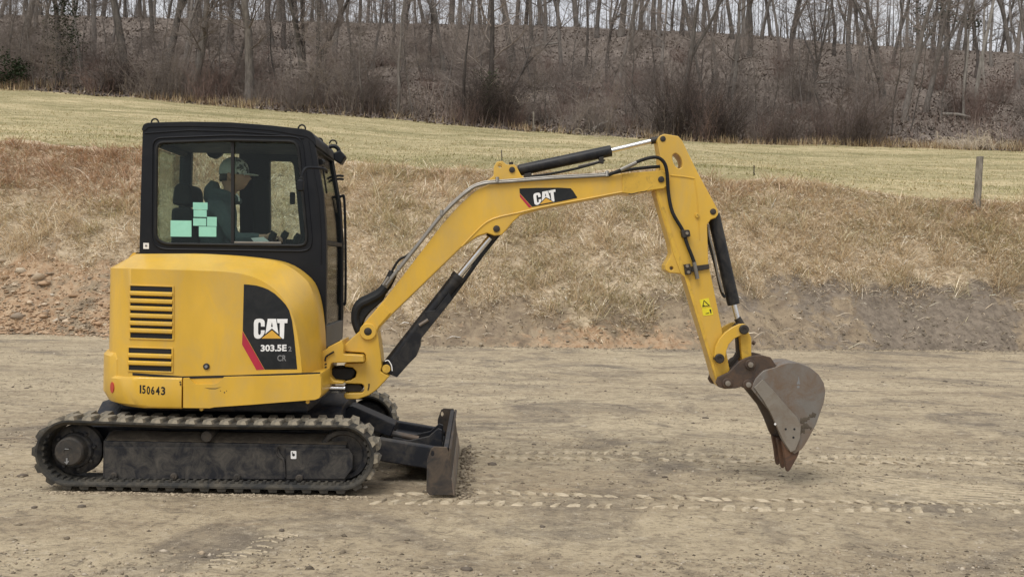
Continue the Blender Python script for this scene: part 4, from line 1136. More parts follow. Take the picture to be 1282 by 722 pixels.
def bank_mat():
    m, t, b = new_mat('dry_grass_bank_earth')
    v = coords(t)
    a = attr_mix(t, 'tint')
    sep = t.nodes.new('ShaderNodeSeparateColor'); t.links.new(a['Color'], sep.inputs[0])
    h, clay, grey = sep.outputs[0], sep.outputs[1], sep.outputs[2]
    n1 = noise(t, v, 1.1, 6, .65, .5); n2 = noise(t, coords(t, (1, 1, 1)), 7, 6, .7)
    straw = mixc(t, ramp(t, n1, [(.35, 0), (.65, 1)]), (.42, .335, .225), (.64, .53, .385))
    straw = mixc(t, ramp(t, n2, [(.35, .7), (.55, 0)]), straw, (.27, .21, .14))
    soil = mixc(t, ramp(t, noise(t, v, 2.6, 7, .7, .6), [(.38, 0), (.62, 1)]), (.20, .155, .11), (.36, .285, .195))
    brk = noise(t, v, 3.2, 7, .7, .8)
    def broken(f):
        a_ = N(t, 'ShaderNodeMath', operation='MULTIPLY_ADD'); t.links.new(brk, a_.inputs[0]); a_.inputs[1].default_value = 1.8; a_.inputs[2].default_value = -.9
        b_ = N(t, 'ShaderNodeMath', operation='ADD'); t.links.new(a_.outputs[0], b_.inputs[0]); t.links.new(f, b_.inputs[1])
        return ramp(t, b_.outputs[0], [(.38, 0), (.62, 1)])
    clay, grey = broken(clay), broken(grey)
    soil = mixc(t, clay, soil, mixc(t, ramp(t, n2, [(.4, 0), (.6, 1)]), (.35, .225, .135), (.48, .355, .235)))
    soil = mixc(t, grey, soil, mixc(t, ramp(t, n2, [(.4, 0), (.6, 1)]), (.17, .140, .110), (.26, .215, .168)))
    hm = N(t, 'ShaderNodeMath', operation='ADD'); t.links.new(h, hm.inputs[0])
    hn = N(t, 'ShaderNodeMath', operation='MULTIPLY_ADD'); t.links.new(noise(t, v, 1.7, 5, .6), hn.inputs[0]); hn.inputs[1].default_value = .5; hn.inputs[2].default_value = -.25
    t.links.new(hn.outputs[0], hm.inputs[1])
    c = mixc(t, ramp(t, hm.outputs[0], [(.40, 0), (.55, 1)]), soil, straw)
    t.links.new(c, b.inputs['Base Color']); b.inputs['Roughness'].default_value = 1
    b.inputs['Specular IOR Level'].default_value = .1
    bump(t, b, mixc(t, .5, n2, noise(t, v, 30, 5, .7)), .8, .06)
    return m

def soil_fields(X, Y):
    """how grassy (0 bare .. 1 grass), clay and grey-soil amounts over the bank"""
    fy = foot_y(X); t = (Y - fy) / (TOP_D - fy)
    edge = .17 + .19 * np.clip((X - 2.2) / 2.5, 0, 1) + .15 * np.clip((-4.5 - X) / 2, 0, 1) + .10 * fbm(X * .6, Y * .3, 41) + .15 * fbm(X * 2.1, Y * 1.2, 42)
    g = np.clip((t - edge) / .26 + .5, 0, 1)
    clay = np.clip((-3.5 - X) / 2, 0, 1) * np.clip(1.1 - t * 1.6, 0, 1) * np.clip(.55 + .9 * fbm(X * .8, Y * .8, 45), 0, 1)
    clay = np.maximum(clay, .7 * np.exp(-((X - 2.2) / 3.0) ** 2) * np.clip(1 - t * 4.5, 0, 1))
    grey = np.clip((X - 3.5) / 2.5, 0, 1) * np.clip(.75 + fbm(X * .7, Y, 47), 0, 1)
    return g, clay, grey, t

def add_tint(me, cols):
    at = me.attributes.new('tint', 'FLOAT_COLOR', 'POINT')
    c = np.ones((len(me.vertices), 4), np.float32); c[:, :3] = cols
    at.data.foreach_set('color', c.ravel())

def bank_z(X, Y):
    return height(X, Y)
bxs = warp(-13, 13.5, 330, -70, 70, 30)
sv = np.linspace(0, 1, 90)
X, SV = np.meshgrid(bxs, sv)
fy = foot_y(X); Y = (fy - .4) + (TOP_D + .6 - fy + .4) * SV
Z = height(X, Y) + np.where(Y < fy + .02, -.06, 0)
V = np.stack([X, Y, Z], -1).reshape(-1, 3); nx = len(bxs); ny = len(sv)
i = np.arange(nx - 1)[None, :] + np.arange(ny - 1)[:, None] * nx
F = np.stack([i, i + 1, i + 1 + nx, i + nx], -1).reshape(-1, 4)
g, clay, grey, _t = soil_fields(V[:, 0], V[:, 1])
MT['bank'] = bank_mat()
bank = link('grass_bank', fast_mesh('grass_bank', V, F, np.stack([g, clay, grey], -1), smooth=True), 'bank', None, smooth=False)
bank['kind'] = 'structure'

def field_mat():
    m, t, b = new_mat('mown_field_turf')
    v = coords(t); vs = coords(t, (.35, 1, 1))
    n1 = noise(t, vs, .28, 6, .66, .8); n2 = noise(t, vs, 2.2, 6, .7); n3 = noise(t, v, 14, 5, .7)
    c = mixc(t, ramp(t, n1, [(.36, 0), (.64, 1)]), (.25, .225, .12), (.54, .45, .275))
    c = mixc(t, ramp(t, n2, [(.36, .7), (.52, 0)]), c, (.19, .175, .075))
    c = mixc(t, ramp(t, n3, [(.33, .6), (.5, 0)]), c, (.17, .14, .07))
    t.links.new(c, b.inputs['Base Color']); b.inputs['Roughness'].default_value = 1
    b.inputs['Specular IOR Level'].default_value = .1
    bump(t, b, n3, .6, .05)
    return m
MT['field'] = field_mat()
field = link('field', grid_mesh('field', warp(-60, 60, 330, -420, 420, 20), np.linspace(TOP_D + .55, FLD_D + .3, 90), height), 'field', None, smooth=False)
field['kind'] = 'structure'

def hill_mat():
    m, t, b = new_mat('leaf_litter_hillside')
    v = coords(t); n1 = noise(t, v, .35, 6, .65, .5); n2 = noise(t, v, 2.4, 6, .75); n3 = noise(t, v, 9, 4, .7)
    c = mixc(t, ramp(t, n1, [(.36, 0), (.64, 1)]), (.165, .137, .118), (.255, .215, .187))
    c = mixc(t, ramp(t, n2, [(.50, 0), (.66, .8)]), c, (.34, .29, .25))
    c = mixc(t, ramp(t, n3, [(.32, .8), (.5, 0)]), c, (.075, .061, .051))
    t.links.new(c, b.inputs['Base Color']); b.inputs['Roughness'].default_value = 1
    b.inputs['Specular IOR Level'].default_value = .1
    bump(t, b, mixc(t, .5, n2, n3), .9, .25)
    return m
MT['hill'] = hill_mat()
hill = link('wooded_hillside', grid_mesh('wooded_hillside', warp(-60, 60, 330, -420, 420, 20), np.concatenate([np.linspace(FLD_D + .3, RDG_D + 4, 70), RDG_D + 4 + np.linspace(.03, 1, 18) ** 2 * 500]), height), 'hill', None, smooth=False)
hill['kind'] = 'structure'
far = link('far_ground', mesh_py('far_ground', [(-2500, -2500, -.5), (2500, -2500, -.5), (2500, 2500, -.5), (-2500, 2500, -.5)], [(0, 1, 2, 3)]), 'field', None)
far['kind'] = 'structure'

# ================================================================== GRASS (stuff)
NR = np.random.default_rng(12)
def tint_mat(name, rough=.9, trans=0.0):
    m, t, b = new_mat(name)
    a = attr_mix(t, 'tint'); t.links.new(a['Color'], b.inputs['Base Color'])
    b.inputs['Roughness'].default_value = rough; b.inputs['Specular IOR Level'].default_value = .15
    return m
MT['blade'] = tint_mat('grass_blades')
MT['stone'] = tint_mat('stones', .95)

def blades(name, X, Y, L, W_, lean_dir, lean, cols, base_dz=-.01, bend=True):
    """thin two-triangle blades; lean 0 upright .. 1 flat"""
    n = len(X); Z = height(X, Y) + base_dz
    base = np.stack([X, Y, Z], -1)
    d = np.stack([np.cos(lean_dir) * lean, np.sin(lean_dir) * lean, np.sqrt(np.maximum(1 - lean * lean, .02))], -1)
    side = np.stack([-np.sin(lean_dir), np.cos(lean_dir), NR.normal(0, .3, n)], -1)
    side /= np.linalg.norm(side, axis=1)[:, None]
    mid = base + d * (L * .55)[:, None]
    tip = base + d * L[:, None]; tip[:, 2] -= L * .22 * lean
    w2 = (W_ * .5)[:, None]
    V = np.stack([base - side * w2, base + side * w2, mid + side * w2 * .8, mid - side * w2 * .8, tip], 1).reshape(-1, 3)
    o = np.arange(n)[:, None] * 5
    F = np.concatenate([o + [0, 1, 2], o + [0, 2, 3], o + [3, 2, 4]], 0)
    C = np.repeat(cols, 5, 0) * np.tile(np.array([1., 1., 1, 1, 1.])[:, None], (n, 1))
    return link(name, fast_mesh(name, V, F, C), 'blade', None, smooth=False)

def pick(n, pal, var=.15):
    c = np.array(pal)[NR.integers(0, len(pal), n)]
    return np.clip(c * (1 + NR.normal(0, var, (n, 1))), .01, .9)

# the bank: long flattened dead grass
n = 225000
X = NR.uniform(-20, 20, n); t = NR.uniform(0, 1.05, n); fy = foot_y(X); Y = fy + (TOP_D - fy) * t
g, clay, grey, _ = soil_fields(X, Y)
dens = g * (.30 + 1.1 * vnoise(X * 1.3, Y * 1.3, 51) * (.5 + vnoise(X * 3.7, Y * 3.7, 53))) + .035
keep = NR.uniform(0, 1, n) < dens
X, Y, t, g = X[keep], Y[keep], t[keep], g[keep]; n = len(X)
nt_ = 520
cx0 = NR.uniform(-12.5, 13, nt_); ct = NR.uniform(.12, 1.0, nt_); cy0 = foot_y(cx0) + (TOP_D - foot_y(cx0)) * ct
gk = soil_fields(cx0, cy0)[0] > .3; cx0, cy0 = cx0[gk], cy0[gk]; kk_ = 46
X = np.concatenate([X, (cx0[:, None] + NR.normal(0, .10, (len(cx0), kk_))).ravel()]); Y = np.concatenate([Y, (cy0[:, None] + NR.normal(0, .08, (len(cx0), kk_))).ravel()])
t = (Y - foot_y(X)) / (TOP_D - foot_y(X)); long_ = np.concatenate([np.ones(n), np.full(len(cx0) * kk_, 1.7)]); lift = np.concatenate([np.zeros(n), np.full(len(cx0) * kk_, .22)]); n = len(X)
patch = fbm(X * .45, Y * .45, 61); p2 = fbm(X * 1.1, Y * 1.1, 63)
straw = pick(n, [(.80, .68, .51), (.72, .60, .44), (.58, .465, .325), (.85, .75, .60)])
rust = pick(n, [(.58, .42, .30), (.64, .48, .35), (.48, .335, .23)])
grn = pick(n, [(.58, .52, .34), (.50, .44, .28)])
left = np.clip((-6.2 - X) / 2.0, 0, 1) * np.clip((t - .55) / .2, 0, 1)
mid_rust = np.clip((t - .62) / .25, 0, 1) * np.clip(.1 + 1.1 * patch, 0, 1) * .55
kr = (NR.uniform(0, 1, n) < np.maximum(left * .85, mid_rust))
kg = (NR.uniform(0, 1, n) < np.clip(.15 + .9 * p2, 0, .55)) & ~kr
C = np.where(kr[:, None], rust, np.where(kg[:, None], grn, straw))
dirn = -math.pi / 2 + NR.normal(0, .9, n) + fbm(X * .5, Y * .5, 71) * 2.2
bank_grass = blades('bank_grass', X, Y, NR.uniform(.10, .40, n) * long_, NR.uniform(.006, .018, n), dirn + lift * NR.normal(0, 6, n), np.clip(NR.normal(.93, .10, n) - lift, .3, .99), C)
bank_grass['kind'] = 'stuff'
# the field: short mown turf, thinning with distance
n = 110000
Y = TOP_D - .4 + (FLD_D - TOP_D) * NR.uniform(0, 1, n) ** 1.7; X = NR.uniform(-1, 1, n) * (Y * .56 + 2)
pch = fbm(X * .3, Y * .8, 81)
C = np.where((NR.uniform(0, 1, n) < .40 + 1.7 * pch)[:, None], pick(n, [(.34, .32, .15), (.39, .35, .17), (.29, .27, .13)]), pick(n, [(.58, .48, .28), (.50, .41, .23), (.62, .53, .34)]))
fg = blades('field_grass', X, Y, NR.uniform(.04, .11, n), NR.uniform(.008, .02, n), NR.uniform(0, 6.283, n), np.clip(NR.normal(.72, .18, n), .1, .97), C)
fg['kind'] = 'stuff'
# tall dead grass fringe in front of the wood
n = 42000
X = NR.uniform(-36, 36, n); Y = FLD_D + NR.normal(0, 1.0, n) + .9
k = NR.uniform(0, 1, n) < np.clip(.25 + 1.1 * fbm(X * .35, Y * .2, 91), .03, 1); X, Y = X[k], Y[k]; n = len(X)
tg = blades('tall_dead_grass', X, Y, NR.uniform(.2, .75, n), NR.uniform(.015, .035, n), NR.uniform(0, 6.283, n), np.clip(NR.normal(.45, .25, n), .02, .95), pick(n, [(.44, .34, .20), (.50, .40, .25), (.34, .25, .15), (.28, .19, .12)]))
tg['kind'] = 'stuff'
# leaf litter and dead stalks over the hillside
n = 60000
Y = FLD_D + (RDG_D - FLD_D) * NR.uniform(0, 1, n) ** 1.2; X = NR.uniform(-1, 1, n) * (Y * .56 + 3)
ll = blades('leaf_litter', X, Y, NR.uniform(.10, .34, n), NR.uniform(.06, .16, n), NR.uniform(0, 6.283, n), np.clip(NR.normal(.85, .1, n), .3, .98), pick(n, [(.25, .205, .17), (.18, .146, .122), (.33, .28, .235), (.115, .094, .08)]))
ll['kind'] = 'stuff'
# briar thicket covering the foot of the hill: thin stems
n = 34000
Y = FLD_D + .4 + np.abs(NR.normal(0, 6.0, n)); X = NR.uniform(-1, 1, n) * (Y * .56 + 3)
k = NR.uniform(0, 1, n) < np.clip(.5 + 1.2 * fbm(X * .22, Y * .22, 95), .06, 1); X, Y = X[k], Y[k]; n = len(X)
br = blades('briar_thicket', X, Y, NR.uniform(.4, 2.0, n), NR.uniform(.010, .022, n), NR.uniform(0, 6.283, n), np.clip(NR.normal(.60, .28, n), .02, .95), pick(n, [(.24, .185, .155), (.29, .235, .20), (.20, .165, .142), (.36, .30, .25), (.24, .168, .14)]))
br['kind'] = 'stuff'

# ================================================================== STONES
def ico():
    bm = bmesh.new(); bmesh.ops.create_icosphere(bm, subdivisions=1, radius=1)
    V = np.array([v.co[:] for v in bm.verts]); F = np.array([[v.index for v in f.verts] for f in bm.faces]); bm.free(); return V, F
IV, IF = ico()
OV = np.array([(1, 0, 0), (0, 1, 0), (-1, 0, 0), (0, -1, 0), (0, 0, 1), (0, 0, -1.)]); OF = np.array([(0, 1, 4), (1, 2, 4), (2, 3, 4), (3, 0, 4), (1, 0, 5), (2, 1, 5), (3, 2, 5), (0, 3, 5)])
def stones(name, X, Y, Z, r, cols, big=False, flat=1.0):
    n = len(X); bv, bf = (IV, IF) if big else (OV, OF)
    k = len(bv)
    a = NR.uniform(0, 6.283, n); sc = np.stack([NR.uniform(.7, 1.5, n), NR.uniform(.6, 1.1, n), NR.uniform(.4, .8, n) * flat], -1) * r[:, None]
    P_ = bv[None] * sc[:, None] * (1 + NR.normal(0, .14, (n, k, 1)))
    x = P_[..., 0] * np.cos(a)[:, None] - P_[..., 1] * np.sin(a)[:, None]; y = P_[..., 0] * np.sin(a)[:, None] + P_[..., 1] * np.cos(a)[:, None]
    V = np.stack([x + X[:, None], y + Y[:, None], P_[..., 2] + Z[:, None]], -1).reshape(-1, 3)
    F = (bf[None] + (np.arange(n) * k)[:, None, None]).reshape(-1, 3)
    o = link(name, fast_mesh(name, V, F, np.repeat(cols, k, 0)), 'stone', None, smooth=False)
    o['kind'] = 'stuff'; return o
n = 42000
Y = 4.2 + 16 * NR.uniform(0, 1, n) ** 1.5; X = NR.uniform(-1, 1, n) * (Y * .54 + .5)
k = NR.uniform(0, 1, n) < np.clip(.35 + 1.4 * fbm(X * .5, Y * 1.2, 101), .05, 1); X, Y = X[k], Y[k]; n = len(X)
stones('gravel', X, Y, lot_z(X, Y) + .001, NR.uniform(.003, .012, n) * (1 + (NR.uniform(0, 1, n) < .05) * 1.0), pick(n, [(.30, .25, .18), (.22, .18, .13), (.42, .36, .28), (.14, .115, .085), (.34, .27, .19)]))
n = 420
X = NR.uniform(-8, 9, n); Y = NR.uniform(4.5, 17, n)
stones('loose_stones', X, Y, lot_z(X, Y) + .004, np.exp(NR.normal(-4.1, .35, n)), pick(n, [(.36, .30, .22), (.20, .165, .12), (.48, .42, .33), (.15, .125, .10)]), True, .8)
n = 2600
X = NR.uniform(-12, 13, n); Y = foot_y(X) - np.abs(NR.normal(0, .28, n))
stones('spilled_soil', X, Y, lot_z(X, Y) + .002, np.exp(NR.normal(-4.3, .5, n)), np.where((X < -3.5)[:, None], pick(n, [(.44, .30, .19), (.38, .26, .17), (.52, .42, .30)]), pick(n, [(.26, .215, .16), (.34, .275, .20), (.20, .17, .13)])), True, .7)
# rubble along the foot of the bank
n = 5200
X = np.concatenate([NR.uniform(-11.5, -5.2, 3800) , NR.uniform(-5, 13, 1400)]); fy = foot_y(X); t = np.abs(NR.normal(0, .16, n)); Y = fy - .25 + (TOP_D - fy) * t
stones('rubble', X, Y, height(X, Y) + .01, np.exp(NR.normal(-3.9, .55, n)) * np.where(X < -5, 1, .7), np.where((X < -5)[:, None], pick(n, [(.46, .325, .21), (.38, .26, .165), (.56, .45, .33), (.42, .28, .175), (.28, .225, .165)]), pick(n, [(.26, .22, .165), (.21, .18, .14), (.32, .27, .20)])), True, .6)
# single pale stones big enough to pick out
sp_mesh = []
ROCKL = ['pale rock at the top left of the rubble, beside the longest slab', 'largest long pale slab at the top of the rubble', 'small pale rock at the top edge of the rubble right of the long slab', 'pale flat rock low in the orange clay near the lot',
         'brown rock at the left end of the lowest row of rubble', 'small tan rock in the middle of the orange clay', 'small pale rock close to the rear of the engine cover', 'tan rock halfway up the rubble at the left picture edge',
         'brown rock in the left middle of the rubble', 'pale rock just below the middle of the rubble', 'small pale rock beside the counterweight at the foot of the bank', 'small rock high in the grey soil patch',
         'tan rock at the upper left corner of the rubble', 'tiny brown rock in the centre of the rubble', 'small dark rock high up left of the engine cover', 'flat pale rock at the foot of the rubble near the left edge', 'small tan rock at the foot of the rubble left of the counterweight', 'small pale rock left of the centre of the rubble']
for kk in range(5):
    rr = np.random.default_rng(kk); Vv = IV * (1 + rr.normal(0, .17, (len(IV), 1))) * np.array([1.3, .9, .62])
    sp_mesh.append(fast_mesh('rock', Vv, IF)); sp_mesh[-1].materials.append(paint('rock_%s' % 'abcde'[kk], [(.50, .42, .31), (.42, .33, .23), (.36, .26, .17), (.52, .46, .37), (.30, .24, .18)][kk], .95, (.25, .17, .10), .6, 6, bumpy=.4))
for kk, (u, v, r) in enumerate(((28, 341, .13), (48, 350, .17), (78, 339, .07), (72, 403, .10), (22, 398, .12), (96, 372, .06), (118, 391, .07), (12, 372, .09), (40, 384, .08), (58, 392, .07), (132, 408, .07), (88, 351, .06), (8, 349, .10), (66, 370, .055), (112, 349, .06), (30, 408, .09), (104, 412, .06), (50, 366, .06))):
    Yv = 18.3
    for _ in range(30):                                             # find the bank under the pixel
        p = WD(u, v, Yv); d = p.z - float(height(np.array([p.x]), np.array([p.y]))[0])
        if d < 0: break
        Yv += .12
    o = bpy.data.objects.new('rock', sp_mesh[kk % 5]); COL.objects.link(o)
    o.location = (p.x, p.y, p.z + r * .25); o.scale = (r, r, r); o.rotation_euler = (RND.uniform(-.3, .3), RND.uniform(-.3, .3), RND.uniform(0, 6))
    tag(o, ROCKL[kk], 'rock', group='rocks in the clay rubble at the left')

# clods pushed up in front of the blade
x_, z_ = P(572, 600, -.5)
n = 500
l = NR.uniform(-.92, .95, n); xx = x_ + np.abs(NR.normal(0, .05, n)) + .02
pw = [M_MAT @ Vector((float(a), float(b), 0)) for a, b in zip(xx, l)]
X = np.array([p.x for p in pw]); Y = np.array([p.y for p in pw])
stones('loose_clods', X, Y, lot_z(X, Y) + NR.uniform(-.004, .022, n) * np.exp(-(xx - x_) / .06), NR.uniform(.004, .017, n), pick(n, [(.24, .195, .14), (.32, .265, .19), (.18, .145, .105)]), True)

n = 900
l = NR.uniform(XA - .12, XB + .2, n); yy_ = -.89 - np.abs(NR.normal(0, .035, n)) + .012
pw = [M_MAT @ Vector((float(a), float(b), 0)) for a, b in zip(l, yy_)]
X = np.array([p.x for p in pw]); Y = np.array([p.y for p in pw])
stones('crushed_soil', X, Y, lot_z(X, Y) + .001, NR.uniform(.004, .015, n), pick(n, [(.34, .28, .20), (.26, .21, .15), (.42, .35, .25)]), True, .7)

# ---- track prints pressed into the lot: low raised pads of paler dust
def pads(rows, size, seed):
    rr = np.random.default_rng(seed); V, F, C = [], [], []
    for (px, step, j) in rows:
        w_ = [WG(u, v) for u, v in px]
        pts = smooth_path(w_, 8)
        seg = [0]
        for a, b in zip(pts, pts[1:]): seg.append(seg[-1] + (b - a).length)
        s = 0
        while s < seg[-1]:
            i = max(k for k in range(len(seg)) if seg[k] <= s); i = min(i, len(pts) - 2)
            f = (s - seg[i]) / max(1e-6, seg[i + 1] - seg[i]); p = pts[i].lerp(pts[i + 1], f)
            d = (pts[i + 1] - pts[i]).normalized(); q = Vector((-d.y, d.x, 0))
            if rr.uniform() < .92:
                hx, hy, sk = size[0] * rr.uniform(.45, 1.15), size[1] * rr.uniform(.6, 1.15), j * size[1] * rr.uniform(.6, 1.3)
                hh = .015 * rr.uniform(.35, 1.15); zz = float(lot_z(np.array([p.x]), np.array([p.y]))[0])
                o = len(V); K = 8
                for lvl, (kx, dz) in enumerate(((1.15, -.006), (.78, hh), )):
                    for a in range(K):
                        an = 2 * math.pi * (a + .5) / K
                        cx_, cy_ = math.copysign(abs(math.cos(an)) ** .35, math.cos(an)), math.copysign(abs(math.sin(an)) ** .35, math.sin(an))
                        e = p + d * (cx_ * hx * kx * rr.uniform(.7, 1.15) + cy_ * sk) + q * cy_ * hy * kx * rr.uniform(.75, 1.15)
                        V.append((e.x, e.y, zz + dz))
                F.append(tuple(o + K + a for a in range(K)))
                F += [(o + a, o + (a + 1) % K, o + K + (a + 1) % K, o + K + a) for a in range(K)]
            s += step * rr.uniform(.92, 1.08)
    return V, F
MT['print'] = paint('pale_pressed_dust', (.52, .44, .318), .95, (.35, .29, .20), 1.0, 15, bumpy=.6, spec=.2, lo=.42, hi=.62)
MT['groove'] = paint('darker_soil', (.20, .165, .12), .95, (.36, .30, .21), 1.0, 9, bumpy=.5, spec=.2, lo=.38, hi=.60)
NEAR_UP = ((500, 617), (590, 614), (760, 618), (1000, 624), (1290, 629)); NEAR_LO = ((470, 627), (580, 627), (760, 631), (1000, 635), (1290, 638))
FAR_UP = ((590, 563), (700, 565), (850, 567), (1000, 570), (1290, 573)); FAR_LO = ((585, 570), (700, 572), (850, 574), (1000, 576), (1290, 579))
V, F = pads([(NEAR_LO, .112, .45), (NEAR_UP, .112, -.45), (FAR_UP, .112, .45), (FAR_LO, .112, -.45)], (.043, .046), 3)
o = link('track_prints', mesh_py('track_prints', V, F), 'print', None, smooth=False); o['kind'] = 'stuff'
def off(p, du, dv): return tuple((u + du, v + dv) for u, v in p)
V, F = pads([(off(NEAR_LO, 9, -2.5), .112, .45), (off(NEAR_UP, 9, 2), .112, -.45), (off(FAR_UP, 8, 1.5), .112, .45), (off(FAR_LO, 8, 1.8), .112, -.45)], (.022, .045), 6)  # darker pads offset beside each track print
V = [(x, y, z - (.004 if k % 16 >= 8 else 0)) for k, (x, y, z) in enumerate(V)]
o = link('print_grooves', mesh_py('print_grooves', V, F), 'groove', None, smooth=False); o['kind'] = 'stuff'
def ridges(curves, w_, h_, seed, breaks=.25):
    """low rounded ridges of dust along photo-pixel curves on the lot, broken into dashes"""
    rr = np.random.default_rng(seed); V, F = [], []
    for px in curves:
        pts = smooth_path([WG(u, v) for u, v in px], 6)
        for a, b in zip(pts, pts[1:]):
            if rr.uniform() < breaks: continue
            d = (b - a); n_ = max(1, int(d.length / .12)); q = Vector((-d.y, d.x, 0)).normalized()
            o = len(V)
            for i in range(n_ + 1):
                p = a.lerp(b, i / n_); zz = float(lot_z(np.array([p.x]), np.array([p.y]))[0])
                k = rr.uniform(.7, 1.2) * (.35 if i in (0, n_) else 1)
                for s_, hh in ((-1, -.003), (-.4, h_ * k), (.4, h_ * k), (1, -.003)):
                    e = p + q * s_ * w_ * k; V.append((e.x, e.y, zz + hh))
            for i in range(n_):
                for j in range(3):
                    c = o + i * 4 + j; F.append((c, c + 1, c + 5, c + 4))
    return V, F
fan = [((996, 577 + k * 1.2), (1030 + k * 2, 582 + k * 2.1), (1062 + k * 5, 588 + k * 3.2), (1110 + k * 8, 594 + k * 4.0), (1200 + k * 9, 604 + k * 3.6), (1300, 612 + k * 3.0)) for k in range(8)]
V, F = ridges(fan, .020, .014, 4, .22)
o = link('turning_prints', mesh_py('turning_prints', V, F), 'print', None, smooth=False); o['kind'] = 'stuff'
tyre = []
for k in range(15):
    f = k / 14; cu, cv = 262 + 98 * f, 707 - 46 * f + 3 * math.sin(k)
    hw = 22 - 8 * f
    tyre.append(((cu - hw, cv + 1.5), (cu, cv - .8), (cu + hw, cv + 2.2)))
V, F = ridges(tyre, .022, .016, 5, .1)
o = link('tyre_prints', mesh_py('tyre_prints', V, F), 'print', None, smooth=False); o['kind'] = 'stuff'

# ================================================================== WOODS
def tubes_np(segs, k):
    """segs: array (n, 8): p0, p1, r0, r1 -> verts, quads"""
    s = np.asarray(segs, np.float64); p0, p1 = s[:, :3], s[:, 3:6]; d = p1 - p0
    d /= np.maximum(np.linalg.norm(d, axis=1), 1e-6)[:, None]
    ref = np.where(np.abs(d[:, 2:3]) < .9, np.array([[0, 0, 1.]]), np.array([[1., 0, 0]]))
    u = np.cross(d, ref); u /= np.linalg.norm(u, axis=1)[:, None]; v = np.cross(d, u)
    a = np.arange(k) * 2 * math.pi / k
    rg = u[:, None] * np.cos(a)[None, :, None] + v[:, None] * np.sin(a)[None, :, None]
    A = p0[:, None] + rg * s[:, 6][:, None, None]; B = p1[:, None] + rg * s[:, 7][:, None, None]
    V = np.concatenate([A, B], 1).reshape(-1, 3)
    j = np.arange(k); q = np.stack([j, (j + 1) % k, (j + 1) % k + k, j + k], -1)
    F = (q[None] + (np.arange(len(s)) * 2 * k)[:, None, None]).reshape(-1, 4)
    return V, F

def bark(name, c, c2, sc=6):
    m, t, b = new_mat(name)
    v = coords(t, (1, 1, .25))
    n = noise(t, v, sc, 5, .7)
    inf = t.nodes.new('ShaderNodeObjectInfo')
    col = mixc(t, ramp(t, n, [(.35, 0), (.65, 1)]), c, c2)
    hs_ = t.nodes.new('ShaderNodeHueSaturation')
    mr = N(t, 'ShaderNodeMapRange'); mr.inputs['To Min'].default_value = .7; mr.inputs['To Max'].default_value = 1.35
    t.links.new(inf.outputs['Random'], mr.inputs[0]); t.links.new(mr.outputs[0], hs_.inputs['Value'])
    t.links.new(col, hs_.inputs['Color']); t.links.new(hs_.outputs[0], b.inputs['Base Color'])
    b.inputs['Roughness'].default_value = .95; b.inputs['Specular IOR Level'].default_value = .1
    bump(t, b, n, .6, .03)
    return m
MT['bark'] = bark('grey_bark', (.10, .089, .08), (.205, .185, .167))
MT['bark_dark'] = bark('dark_bark', (.055, .048, .044), (.12, .106, .096))
MT['bark_pale'] = bark('pale_bark', (.22, .20, .175), (.40, .37, .33))
MT['twig'] = bark('twig_bark', (.185, .155, .135), (.285, .245, .217))
MT['twig_red'] = bark('reddish_twigs', (.165, .115, .098), (.25, .182, .155))
MT['twig_dark'] = bark('dark_twigs', (.085, .068, .060), (.15, .122, .11))
MT['twig_pale'] = bark('pale_vine', (.38, .32, .25), (.52, .45, .36))
MT['ivy'] = bark('ivy_leaves', (.018, .028, .012), (.05, .062, .03))
MT['needle'] = bark('pine_needles', (.022, .034, .018), (.046, .060, .034))
MT['post'] = bark('weathered_post', (.10, .088, .072), (.22, .20, .17), 12)

def grow_tree(rng, H, r0, lean=.05, lowb=.25, nb=16, fork=False, wob=.05):
    trunk, crown = [], []
    def branch(p, d, L, r, depth):
        n = 4 if depth > 1 else 3
        for i in range(n):
            d2 = (d + Vector((rng.gauss(0, .22), rng.gauss(0, .22), rng.gauss(.06, .16)))).normalized()
            q = p + d2 * (L / n); r2 = r * (.78 if i < n - 1 else .5)
            crown.append((*p, *q, r, r2))
            if depth > 0:
                for _ in range(2 if depth > 1 else (2 if rng.random() < .6 else 1)):
                    side = Vector((rng.gauss(0, 1), rng.gauss(0, 1), rng.gauss(.25, .6))).normalized()
                    branch(q, (d2 * .55 + side * .75).normalized(), L * rng.uniform(.38, .62), max(.006, r2 * .55), depth - 1)
            p, d, r = q, d2, r2
    p = Vector((0, 0, -.4)); d = Vector((rng.gauss(0, lean), rng.gauss(0, lean), 1)).normalized(); n = 14
    nodes = []
    r = r0 * 1.25
    for i in range(n):
        d = (d + Vector((rng.gauss(0, wob), rng.gauss(0, wob), .03))).normalized()
        q = p + d * ((H + .4) / n); r2 = r0 * (1 - .9 * (i + 1) / n)
        trunk.append((*p, *q, r, r2)); nodes.append((q, d, r2, (i + 1) / n)); p, r = q, r2
    if fork:
        q, d0, r2, f = nodes[int(n * .28)]
        p, d = q, (d0 + Vector((rng.choice((-1, 1)) * .38, rng.gauss(0, .2), 0))).normalized(); r = r2 * .8
        for i in range(8):
            d = (d + Vector((rng.gauss(0, wob), rng.gauss(0, wob), .07))).normalized()
            q = p + d * (H * .62 / 8); rr = r * .86
            trunk.append((*p, *q, r, rr)); nodes.append((q, d, rr, .35 + .6 * i / 8)); p, r = q, rr
    for _ in range(nb):
        q, d, r2, f = rng.choice(nodes)
        if f < lowb: continue
        a = rng.uniform(0, 6.283); up = rng.uniform(.15, .9)
        bd = (Vector((math.cos(a), math.sin(a), up))).normalized()
        branch(q, bd, H * rng.uniform(.12, .26) * (1.15 - .6 * f), max(.018, min(r2 * .5, .07)), 2)
    return trunk, crown

